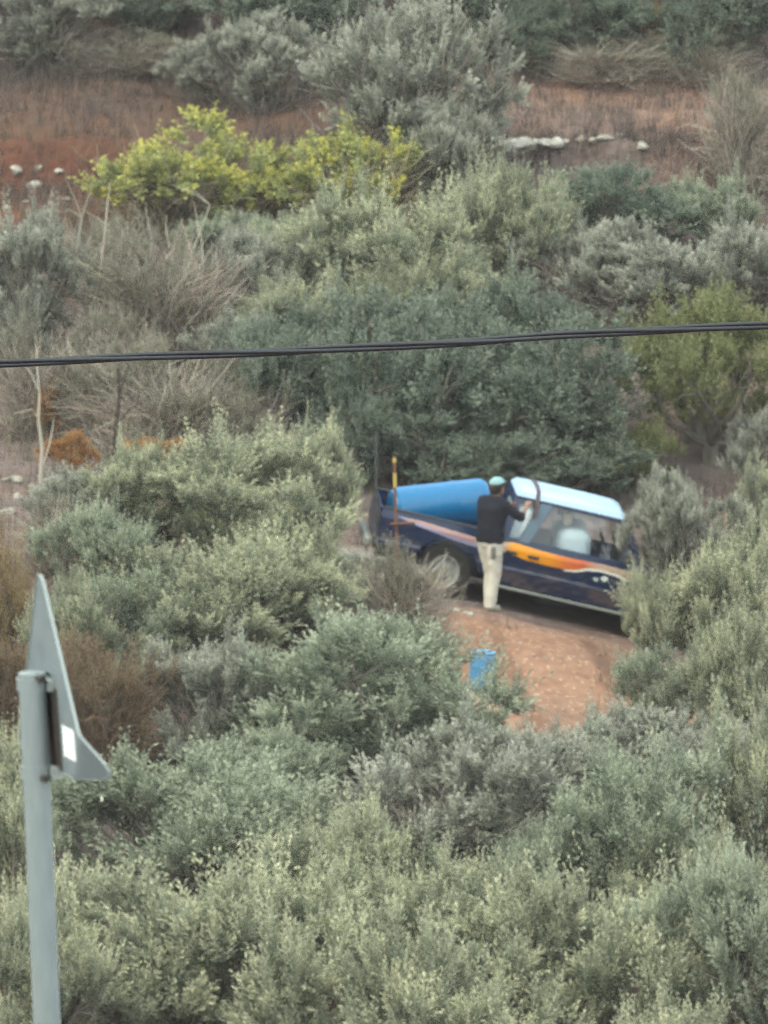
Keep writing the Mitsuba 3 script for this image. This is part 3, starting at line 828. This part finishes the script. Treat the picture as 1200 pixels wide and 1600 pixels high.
k = 'sack'
tag(k, 'pale sack behind the rear side window of the pickup', 'sack')
sk = tm(rounded(0.87, 0.42, 1.14, 0.30, 0.55, 0.56, 0.13, 20).refine_to_length(0.04))
sk.vertices += 0.03 * (meshkit.fbm(np.array(sk.vertices) * 5, 3, 4) - 0.5)[:, None] * unit(np.array(sk.vertices) - [0.87, 0.42, 1.14])
put(k, 'cloth', sk, 'sack_cloth', True, TRUCK)


# flame stripe: sheets on the near and the far side
def decal(name, top, bottom, colour, lift=0.0085):
    """top and bottom: (x, z) lines along the side; colour(x) gives the print."""
    xs = np.linspace(top[0][0], top[-1][0], 60)
    zt = np.interp(xs, *np.array(top).T)
    zb = np.interp(xs, *np.array(bottom).T)
    rows = 7
    w = np.linspace(0, 1, rows)
    X = np.repeat(xs[:, None], rows, 1)
    Z = zb[:, None] + (zt - zb)[:, None] * w[None]
    Hh = half(Z) + lift
    i, j = np.meshgrid(np.arange(59), np.arange(rows - 1), indexing='ij')
    q = np.stack([i * rows + j, (i + 1) * rows + j, (i + 1) * rows + j + 1, i * rows + j + 1], -1).reshape(-1, 4)
    C = np.array([colour(x, u) for x in xs for u in w])
    for s in (-1, 1):
        V = np.stack([X, WC + s * Hh, Z], -1).reshape(-1, 3)
        put(PK, name, (V, q if s < 0 else q[:, ::-1]), 'decal', True, TRUCK, color=C)


def lerp_cols(x, stops):
    xs_ = [s[0] for s in stops]
    return [np.interp(x, xs_, [s[1][i] for s in stops]) for i in range(3)]


decal('bed_stripe', [(-0.84, 0.965), (0.0, 0.905), (0.56, 0.87)], [(-0.84, 0.945), (-0.5, 0.87), (0.0, 0.79), (0.56, 0.74)],
      lambda x, u: [0.42, 0.26, 0.24] if u > 0.6 else ([0.40, 0.20, 0.17] if u > 0.45 else [0.26, 0.25, 0.38]), 0.004)
FL = [(0.6, (0.42, 0.33, 0.36)), (0.72, (0.50, 0.30, 0.16)), (0.80, (0.80, 0.32, 0.006)), (1.3, (0.80, 0.29, 0.006)), (1.5, (0.66, 0.17, 0.03)), (1.75, (0.55, 0.11, 0.035)), (1.95, (0.40, 0.26, 0.18)), (2.5, (0.38, 0.30, 0.20))]
decal('flame_stripe', [(0.62, 0.90), (0.80, 0.935), (1.2, 0.905), (1.6, 0.90), (2.0, 0.915), (2.42, 0.90)],
      [(0.62, 0.80), (0.8, 0.775), (1.0, 0.745), (1.25, 0.735), (1.55, 0.74), (1.75, 0.77), (1.9, 0.83), (2.15, 0.85), (2.42, 0.80)],
      lambda x, u: lerp_cols(x, FL))
decal('white_outline', [(1.52, 0.735), (1.68, 0.765), (1.82, 0.825), (2.0, 0.850), (2.2, 0.840), (2.42, 0.79)],
      [(1.52, 0.715), (1.68, 0.732), (1.82, 0.785), (2.0, 0.81), (2.2, 0.798), (2.42, 0.75)], lambda x, u: [0.72, 0.70, 0.62], 0.011)

decal('decal_mark', [(2.02, 0.745), (2.07, 0.775), (2.12, 0.76)], [(2.02, 0.725), (2.07, 0.69), (2.12, 0.72)], lambda x, u: [0.62, 0.70, 0.66], 0.011)
decal('decal_mark', [(1.92, 0.715), (1.97, 0.73), (2.0, 0.71)], [(1.92, 0.70), (1.97, 0.675), (2.0, 0.69)], lambda x, u: [0.45, 0.52, 0.48], 0.011)
# strap over the roof, held by the person
sp = []
for y, z in ((1.52, 1.2), (1.46, 1.5), (1.38, 1.60), (1.2, 1.632), (0.8, 1.648), (0.4, 1.632), (0.22, 1.60), (0.12, 1.50), (0.06, 1.40), (0.02, 1.30)):
    sp.append((0.98 + 0.05 * (1.5 - y) * 0.2, y, z))
sp = np.array(sp)
sv = np.vstack([sp - [0.028, 0, 0], sp + [0.028, 0, 0], sp - [0.028, 0, -0.006], sp + [0.028, 0, 0.006]])
n = len(sp)
sq = [[i, i + 1, n + i + 1, n + i] for i in range(n - 1)] + [[2 * n + i, 3 * n + i, 3 * n + i + 1, 2 * n + i + 1] for i in range(n - 1)]
k = put(None, 'strap', (sv, np.array(sq)), 'strap_web', False, TRUCK)
tag(k, 'dark webbing strap slung over the roof of the pickup', 'strap')

# the big blue drum lying in the bed, its front end raised
def drum(length, r, end=0.03, ribs=(0.33, 0.66), rib=0.008):
    pr = [(0.0, 0.0), (r * 0.86, 0.0), (r * 0.9, end * 0.6), (r * 0.97, end), (r, end + 0.05)]
    for q in ribs:
        a = q * length
        pr += [(r, a - 0.03), (r + rib, a - 0.012), (r + rib, a + 0.012), (r, a + 0.03)]
    pr += [(r, length - end - 0.05), (r * 0.97, length - end), (r * 0.9, length - end * 0.6), (r * 0.86, length), (0.0, length)]
    return trimesh.creation.revolve(np.array(pr), sections=56)


DR = TRUCK.translate([-0.79, 0.60, 0.90]).rotate([0, 0, 1], 12).rotate([0, 1, 0], -17).rotate([0, 1, 0], 90)
k = 'barrel'
tag(k, 'big blue plastic barrel lying in the bed of the pickup', 'barrel')
put(k, 'shell', drum(1.28, 0.30, 0.05, ribs=(0.26, 0.66), rib=0.008), 'blue_plastic', 30, DR)
cp = trimesh.creation.cylinder(0.045, 0.03, sections=20)
cp.apply_translation([0.14, 0.05, -0.012])
put(k, 'bung', cp, 'blue_plastic', 30, DR)

# small drum standing on the clearing
p = ground_hit(752, 1080, 0.0)
k = 'drum'
tag(k, 'small light blue plastic drum standing on the ground at the edge of the clearing', 'drum')
DT = T().translate([p[0], p[1], p[2] - 0.02]).rotate([0, 1, 0], 3).scale(0.93)
put(k, 'shell', drum(0.56, 0.175, 0.05, rib=0.007), 'pale_blue_plastic', 30, DT)
put(k, 'lid', trimesh.creation.revolve(np.array([(0, 0.57), (0.15, 0.57), (0.168, 0.56), (0.168, 0.535), (0.155, 0.53), (0, 0.53)]), sections=40), 'pale_blue_plastic', 30, DT)

# ---------------------------------------------------------------- stakes behind the pickup
scene['rust'] = {'type': 'twosided', 'bsdf': {'type': 'diffuse', 'reflectance': proc(lambda p, n, uv: mix([0.12, 0.065, 0.045], [0.26, 0.13, 0.08], fbm(p.x * 20, p.y * 20, p.z * 20)))}}
scene['yellow_paint'] = plain((0.50, 0.36, 0.10), 0.6)
scene['grey_steel'] = plain((0.05, 0.055, 0.05), 0.7)
yb = -0.25
b, t_ = at_depth(622, 868, yb), at_depth(616, 712, yb)
k = 'rusty_stake'
tag(k, 'rusty iron stake with a yellow band and short crossbar behind the tailgate', 'stake')
b[2] = ground(b[0], b[1]) - 0.15
put(k, 'shaft', tube_mesh([b, (b + t_) / 2, t_], 0.019, 8), 'rust', True)
u = lambda a: b + (t_ - b) * a
put(k, 'yellow_band', tube_mesh([u(0.79), u(0.885)], 0.024, 10), 'yellow_paint', 30)
put(k, 'top_band', tube_mesh([u(0.955), u(0.985)], 0.024, 10), 'yellow_paint', 30)
c0, c1 = at_depth(609, 819, yb - 0.03), at_depth(648, 817, yb - 0.10)
put(k, 'crossbar', tube_mesh([c0, (c0 + c1) / 2, c1], 0.018, 8), 'rust', True)
b, t_ = at_depth(588, 880, -0.1), at_depth(588, 675, -0.1)
b[2] = ground(b[0], b[1]) - 0.2
k = put(None, 'iron_post', tube_mesh([b, (b + t_) / 2, t_], 0.019, 8), 'grey_steel', True)
tag(k, 'thin dark iron post at the rear corner of the pickup', 'post')

# ---------------------------------------------------------------- person
scene['skin'] = plain((0.22, 0.125, 0.085), 0.55)
scene['shirt_cloth'] = plain((0.012, 0.013, 0.020), 0.9, 0, 0.2)


def trouser(p, n, uv):
    return mix([0.50, 0.48, 0.41], [0.64, 0.61, 0.53], fbm(p.x * 9, p.y * 9, p.z * 6))


scene['trouser_cloth'] = {'type': 'twosided', 'bsdf': {'type': 'diffuse', 'reflectance': proc(trouser)}}
scene['cap_cloth'] = plain((0.23, 0.38, 0.40), 0.85)
scene['hair'] = plain((0.015, 0.012, 0.010), 0.7)
scene['shoe'] = plain((0.30, 0.27, 0.22), 0.7)
scene['grey_cloth'] = plain((0.15, 0.145, 0.13), 0.8)


def chain(bones, fine, rounds, sphere=14):
    out = []
    for a, ra, c, rc in bones:
        s1 = m3.Manifold.sphere(ra, sphere).translate(list(map(float, a)))
        s2 = m3.Manifold.sphere(rc, sphere).translate(list(map(float, c)))
        out.append(m3.Manifold.batch_hull([s1, s2]))
    m = m3.Manifold.batch_boolean(out, m3.OpType.Add).refine_to_length(fine)
    t = tm(m)
    t.merge_vertices()
    trimesh.smoothing.filter_taubin(t, lamb=0.5, nu=0.52, iterations=rounds)
    return t


def hulls(groups, fine, rounds):
    out = [m3.Manifold.batch_hull([m3.Manifold.sphere(r, 14).translate(list(map(float, q))) for q, r in g]) for g in groups]
    t = tm(m3.Manifold.batch_boolean(out, m3.OpType.Add).refine_to_length(fine))
    t.merge_vertices()
    trimesh.smoothing.filter_taubin(t, lamb=0.5, nu=0.52, iterations=rounds)
    return t


# local frame: x to the person's facing side, y to their left, z up
J = {'pel': (0, 0, 0.93), 'wai': (-0.01, 0, 1.08), 'che': (0.055, 0.02, 1.30), 'nek': (0.115, 0.03, 1.475), 'hed': (0.165, 0.03, 1.605),
     'hipL': (0, 0.085, 0.90), 'hipR': (0, -0.085, 0.90), 'knL': (0.085, 0.075, 0.49), 'knR': (0.01, -0.065, 0.48), 'anL': (0.03, 0.055, 0.085), 'anR': (-0.06, -0.05, 0.085),
     'shL': (0.085, 0.205, 1.41), 'shR': (0.085, -0.175, 1.40), 'elL': (0.27, 0.27, 1.21), 'wrL': (0.45, 0.14, 1.29), 'elR': (0.25, -0.31, 1.24), 'wrR': (0.46, -0.21, 1.36)}
J = {k_: np.array(v_) for k_, v_ in J.items()}


def torso(g):
    return [[(J['hipL'], 0.10 + g), (J['hipR'], 0.10 + g), (J['wai'] + [0.02, 0.075, 0], 0.085 + g), (J['wai'] + [0.02, -0.075, 0], 0.085 + g)],
            [(J['wai'] + [0.02, 0.075, 0], 0.085 + g), (J['wai'] + [0.02, -0.075, 0], 0.085 + g), (J['che'] + [0, 0.10, 0], 0.10 + g), (J['che'] + [0, -0.10, 0], 0.10 + g)],
            [(J['che'] + [0, 0.10, 0], 0.10 + g), (J['che'] + [0, -0.10, 0], 0.10 + g), (J['shL'], 0.06 + g), (J['shR'], 0.06 + g), (J['nek'] - [0, 0, 0.05], 0.06 + g)]]


def bone(a, ra, c, rc):
    return [(J[a] if isinstance(a, str) else a, ra), (J[c] if isinstance(c, str) else c, rc)]


def hand(wr, d, palm_n, curl):
    """Palm and five fingers: d along the hand, palm_n out of the palm; curl bends the fingers."""
    d, pn = unit(np.array(d, float)), unit(np.array(palm_n, float))
    pn = unit(pn - d * (pn @ d))
    sd = np.cross(d, pn)
    g = [[(wr, 0.026), (wr + d * 0.085 + sd * 0.030, 0.014), (wr + d * 0.085 - sd * 0.030, 0.014), (wr + d * 0.03 + sd * 0.022, 0.017), (wr + d * 0.03 - sd * 0.022, 0.017)]]
    for i, (off, ln) in enumerate(((0.032, 0.072), (0.011, 0.080), (-0.011, 0.075), (-0.032, 0.060))):
        q, a = wr + d * 0.088 + sd * off, curl * (0.8 + 0.1 * i)
        for s_, (fr, rad) in enumerate(((0.45, 0.0092), (0.30, 0.0085), (0.25, 0.0075))):
            dd = d * math.cos(a) + pn * math.sin(a)
            q2 = q + dd * ln * fr
            g.append([(q, rad), (q2, rad * 0.93)])
            q, a = q2, a + curl * 0.9
    q = wr + d * 0.03 + sd * 0.03
    q2 = q + unit(d * 0.6 + sd * 0.7 + pn * 0.35) * 0.042
    q3 = q2 + unit(d * 0.8 + pn * 0.6 + sd * 0.1) * 0.034
    g += [[(q, 0.014), (q2, 0.0105)], [(q2, 0.0105), (q3, 0.009)]]
    return g


H = J['hed']
head = [[(H + [0.0, 0, 0.03], 0.088), (H + [-0.035, 0, 0.03], 0.085), (H + [0.045, 0, -0.065], 0.045)],
        [(H + [0.07, 0, -0.075], 0.030), (H + [0.02, 0.04, -0.06], 0.03), (H + [0.02, -0.04, -0.06], 0.03)],
        [(H + [0.082, 0, 0.015], 0.012), (H + [0.105, 0, -0.022], 0.014)],                       # nose
        [(H + [0.08, 0.02, -0.055], 0.010), (H + [0.08, -0.02, -0.055], 0.010)],                 # lips
        [(H + [0.078, 0.035, 0.035], 0.012), (H + [0.078, -0.035, 0.035], 0.012)],               # brow
        [(H + [-0.01, 0.086, 0.015], 0.012), (H + [-0.015, 0.090, -0.03], 0.010)], [(H + [-0.01, -0.086, 0.015], 0.012), (H + [-0.015, -0.090, -0.03], 0.010)],
        bone(J['nek'] - [0, 0, 0.04], 0.058, H + [-0.02, 0, -0.06], 0.055)]
handL = hand(J['wrL'], [0.9, 0.0, 0.35], [0.2, -0.9, -0.2], 0.5)
handR = hand(J['wrR'], [0.8, 0.35, 0.45], [0.5, 0.2, -0.8], 0.55)
legs = lambda g, tp=1.0: [bone('hipL', 0.088 + g, 'knL', 0.056 + g * tp), bone('knL', 0.056 + g * tp, 'anL', 0.040 + g * tp), bone('hipR', 0.088 + g, 'knR', 0.056 + g * tp), bone('knR', 0.056 + g * tp, 'anR', 0.040 + g * tp)]
arms = lambda g, full=True: [bone('shL', 0.050 + g, 'elL', 0.038 + g), bone('shR', 0.050 + g, 'elR', 0.038 + g)] + ([bone('elL', 0.038, 'wrL', 0.026), bone('elR', 0.038, 'wrR', 0.026)] if full else [])
foot = lambda a, g: [(J[a] - [0.02, 0, 0.035], 0.036 + g), (J[a] + [0.06, 0, -0.045], 0.032 + g), (J[a] + [0.16, 0, -0.058], 0.024 + g)]
body = hulls(torso(0) + legs(0) + arms(0) + head + handL + handR + [foot('anL', 0), foot('anR', 0)], 0.012, 5)
PX, PY = 1.40, -0.42
FACE = 44
PT = T().translate([PX - 0.02, PY, float(ground(PX, PY)) - 0.01]).rotate([0, 0, 1], FACE)
k = 'person'
tag(k, 'person in black shirt, beige trousers and pale cap, reaching up to the cab', 'person')
put(k, 'body', body, 'skin', True, PT)
sleeve = lambda a, c, t: J[a] + (J[c] - J[a]) * t
shirt = torso(0.030)
shirt[0] = [(q + [0, 0, 0.06], r) for q, r in shirt[0]]
shirt += [[(J['shL'], 0.072), (sleeve('shL', 'elL', 0.95), 0.062)], [(J['shR'], 0.072), (sleeve('shR', 'elR', 0.95), 0.062)],
          [(sleeve('elR', 'wrR', 0.0), 0.055), (sleeve('elR', 'wrR', 0.18), 0.050)], [(sleeve('elL', 'wrL', 0.0), 0.055), (sleeve('elL', 'wrL', 0.18), 0.050)]]
sh = hulls(shirt, 0.02, 4)
sv_ = np.array(sh.vertices)
sv_ += 0.030 * (meshkit.fbm(sv_ * [9, 9, 14], 3, 5) - 0.5)[:, None] * unit(sv_ * [1, 1, 0] - [0.03, 0, 0])
put(k, 'shirt', trimesh.Trimesh(sv_, sh.faces, process=False), 'shirt_cloth', True, PT)
tr = [[(J['hipL'], 0.118), (J['hipR'], 0.118), (J['wai'] + [0.0, 0.06, -0.03], 0.092), (J['wai'] + [0.0, -0.06, -0.03], 0.092)]] + legs(0.030, 1.05)
tr = hulls(tr, 0.02, 4)
tv = np.array(tr.vertices)
tv += 0.034 * (meshkit.fbm(tv * [11, 11, 13], 3, 2) - 0.5)[:, None] * unit(tv * [1, 1, 0])
put(k, 'trousers', trimesh.Trimesh(tv, tr.faces, process=False), 'trouser_cloth', True, PT)
pk = rounded(-0.09, -0.145, 0.80, 0.06, 0.06, 0.16, 0.025)
put(k, 'pocket_rag', tm(pk), 'grey_cloth', 30, PT)
labels[k + '__pocket_rag'] = {'label': 'grey patch at the trouser pocket'}
hairm = man(hulls([[(H + [-0.02, 0, 0.035], 0.098), (H + [-0.05, 0, -0.02], 0.078)]], 0.02, 2)) - box(*(float(v) for v in (H[0] + 0.035, 1, -1, 1, 0, H[2] + 0.06))) - box(-1, 1, -1, 1, 0, float(H[2] - 0.075))
put(k, 'hair', tm(hairm), 'hair', True, PT)
cap = man(hulls([[(H + [0.0, 0, 0.045], 0.100), (H + [-0.03, 0, 0.045], 0.099)]], 0.02, 2)) - box(-1, 1, -1, 1, 0, float(H[2] + 0.058))
brim = m3.Manifold.batch_hull([m3.Manifold.cylinder(0.008, 0.07, 0.07, 24).translate([float(H[0]) + 0.10, 0, float(H[2]) + 0.056]), m3.Manifold.cylinder(0.008, 0.085, 0.085, 24).translate([float(H[0]) + 0.03, 0, float(H[2]) + 0.062])])
put(k, 'cap', tm(cap), 'cap_cloth', True, PT)
put(k, 'cap_brim', tm(brim), 'shirt_cloth', 30, PT)
for a in ('anL', 'anR'):
    put(k, 'shoe', hulls([foot(a, 0.008)], 0.015, 3), 'shoe', True, PT)

# ---------------------------------------------------------------- road sign seen from behind, near the camera
def zinc(p, n, uv):
    f = fbm(p.x * 22, p.y * 22, p.z * 9, 4)
    s = fbm(p.x * 60, p.y * 60, p.z * 8, 2)
    return mix([0.20, 0.245, 0.25], [0.31, 0.355, 0.355], 0.6 * f + 0.4 * s)


scene['zinc'] = {'type': 'twosided', 'bsdf': {'type': 'principled', 'base_color': proc(zinc), 'roughness': 0.55, 'metallic': 0.25, 'specular': 0.4}}
scene['plate_back'] = {'type': 'twosided', 'bsdf': {'type': 'principled', 'base_color': proc(lambda p, n, uv: mix([0.135, 0.17, 0.18], [0.21, 0.25, 0.26], fbm(p.x * 18, p.y * 18, p.z * 12, 4))), 'roughness': 0.6, 'metallic': 0.1, 'specular': 0.4}}
scene['bolt_steel'] = plain((0.06, 0.05, 0.045), 0.5, 0.3)
scene['clamp_steel'] = plain((0.33, 0.37, 0.36), 0.5, 0.3)
scene['sticker_white'] = plain((0.85, 0.87, 0.87), 0.5)
YS = -93.6
kS = px_m(YS)
PR = 21.5 / kS
pole_bot, pole_top = at_depth(74, 1610, YS), at_depth(50, 1052, YS)
ax = pole_bot - pole_top
t0 = (pole_bot[2] - (float(ground(pole_bot[0], YS)) - 0.3)) / -ax[2]
foot_ = pole_bot + ax * t0
k = 'road_sign'
tag(k, 'triangular road sign on a grey post seen from behind, one corner bent', 'road sign')
put(k, 'post', tube_mesh(np.linspace(foot_, pole_top, 12), PR, 28), 'zinc', 40)
put(k, 'post_cap', trimesh.Trimesh(*(lambda c: (np.array(c.vertices) * [1, 1, 0.12] + pole_top, c.faces))(trimesh.creation.icosphere(3, PR * 0.995)), process=False), 'zinc', True)
# plate: local u along the plate (right in the picture, turned away), w up, with the bent lower right corner
S_ = 328 / kS
ROT = math.radians(70)
eu = np.array([math.cos(ROT), -math.sin(ROT), 0.0])
en = np.array([-math.sin(ROT), -math.cos(ROT), 0.0])           # towards the camera side
ew = unit(np.array([-0.07, 0, 1.0]))
origin = at_depth(63, 1203, YS) + np.array([0.0, 0, 0])
tri = Polygon([(-0.57 * S_, 0.0), (0.57 * S_, 0.0), (0, 1.0 * S_)]).buffer(-0.05 * S_).buffer(0.05 * S_, 8)
tri = tri.segmentize(0.03)
pv, pf = trimesh.creation.triangulate_polygon(tri, engine='earcut')
pm = trimesh.Trimesh(np.c_[pv, 0 * pv[:, :1]], pf, process=False).subdivide_to_size(0.035)
P2 = np.array(pm.vertices)


def plate_point(uw, out):
    """(u, w) on the plate and a distance towards its back -> world, with the corner folded."""
    u_, w_ = uw[:, 0], uw[:, 1]
    fold = np.maximum(u_ * 0.867 - w_ * 0.5 - 0.255 * S_, 0)
    a = math.radians(40)
    uu = u_ - fold * 0.867 * (1 - math.cos(a))
    ww = w_ + fold * 0.5 * (1 - math.cos(a))
    nn = -fold * math.sin(a)
    return origin + uu[:, None] * eu + ww[:, None] * ew + (nn + out)[:, None] * en


OFF = -(PR + 0.005)
outer = np.array(tri.exterior.coords)[:-1]
back, front = plate_point(P2, np.full(len(P2), OFF)), plate_point(P2, np.full(len(P2), OFF - 0.003))
m_plate = cat([trimesh.Trimesh(back, pm.faces, process=False), trimesh.Trimesh(front, np.array(pm.faces)[:, ::-1], process=False)])
put(k, 'plate', m_plate, 'plate_back', 30)
inner = np.array([np.array(tri.exterior.interpolate(d_).coords[0]) for d_ in np.linspace(0, tri.exterior.length, 90, endpoint=False)])
nO = len(inner)
r0, r1 = plate_point(inner, np.full(nO, OFF - 0.004)), plate_point(inner, np.full(nO, OFF + 0.005))
cen = np.array(tri.centroid.coords[0])
inn2 = inner + unit(cen - inner) * 0.004
r2, r3 = plate_point(inn2, np.full(nO, OFF + 0.005)), plate_point(inn2, np.full(nO, OFF - 0.004))
rv = np.vstack([r0, r1, r2, r3])
i = np.arange(nO)
j = (i + 1) % nO
rf = np.vstack([np.stack([a * nO + i, a * nO + j, ((a + 1) % 4) * nO + j, ((a + 1) % 4) * nO + i], 1) for a in range(4)])
put(k, 'rim', (rv, rf), 'clamp_steel')


def plate_box(u0, u1, w0, w1, n0, n1):
    c = np.array([[u_, w_, n__] for u_ in (u0, u1) for w_ in (w0, w1) for n__ in (n0, n1)])
    q = origin + c[:, :1] * eu + c[:, 1:2] * ew + c[:, 2:] * en
    return trimesh.convex.convex_hull(q)


def pole_at(py):
    t = (py - 1052) / (1610 - 1052)
    return pole_top + ax * t


for py, nm in ((1068, 'upper'), (1204, 'lower')):
    c = pole_at(py)
    d = unit(ax)
    cl = trimesh.creation.annulus(PR * 1.0 + 0.0005, PR + 0.006, 0.034, sections=28)
    cl.apply_transform(trimesh.geometry.align_vectors([0, 0, 1], -d))
    cl.apply_translation(c)
    kk = put(k, 'clamp', cl, 'zinc', 30)
    q = c + eu * (PR + 0.012) 
    ear = trimesh.creation.box([0.05, 0.028, 0.03])
    R_ = np.eye(4)
    R_[:3, 0], R_[:3, 1], R_[:3, 2] = eu, -en, [0, 0, 1]
    ear.apply_transform(R_)
    ear.apply_translation(c - en * (PR + 0.004) + eu * 0.03)
    put(k, 'bracket', ear, 'clamp_steel', 30)
    bo = trimesh.creation.cylinder(0.011, 0.05, sections=6)
    bo.apply_transform(trimesh.geometry.align_vectors([0, 0, 1], [0.5, -1, 0]))
    bo.apply_translation(c + np.array([PR * 0.5, -PR * 0.95, 0.022 if nm == 'upper' else -0.012]))
    put(k, 'bolt', bo, 'bolt_steel', 30)
# dark upright strip painted as the shaded gap behind the post, white sticker
put(k, 'gap_shade', plate_box(-0.03, 0.075, 0.0 * S_, 0.41 * S_, OFF + 0.0005, OFF + 0.004), 'bolt_steel')
put(k, 'sticker', plate_box(0.098, 0.20, 0.095 * S_, 0.245 * S_, OFF + 0.0004, OFF + 0.0016), 'sticker_white')

# ---------------------------------------------------------------- overhead cable between the camera and the hillside
scene['cable_rubber'] = plain((0.012, 0.013, 0.018), 0.45, 0, 0.5)
YC = -78.0
cab_px = [(-2600, 640), (-900, 605), (-300, 583), (0, 568), (150, 561), (300, 554.5), (450, 549), (600, 541.5), (750, 533.5), (900, 522), (1050, 515), (1200, 508), (1500, 494), (2300, 455), (3800, 380)]
pc = np.array(cab_px, float)
xs = np.concatenate([np.linspace(-2600, -100, 40), np.linspace(-80, 1280, 120), np.linspace(1300, 3800, 40)])
from scipy.interpolate import PchipInterpolator
ysx = PchipInterpolator(pc[:, 0], pc[:, 1])(xs)
cen = np.array([at_depth(a, b_, YC) for a, b_ in zip(xs, ysx)])
k = 'cable'
tag(k, 'black twisted overhead cable crossing the whole view', 'cable')
rad = 3.6 / px_m(YC)
for j_ in range(3):
    ph = xs * 2 * math.pi / 900 + j_ * 2.0944
    put(k, 'strand', tube_mesh(cen + np.stack([0 * ph, np.cos(ph), np.sin(ph)], 1) * rad * 0.98, rad, 10), 'cable_rubber', True)
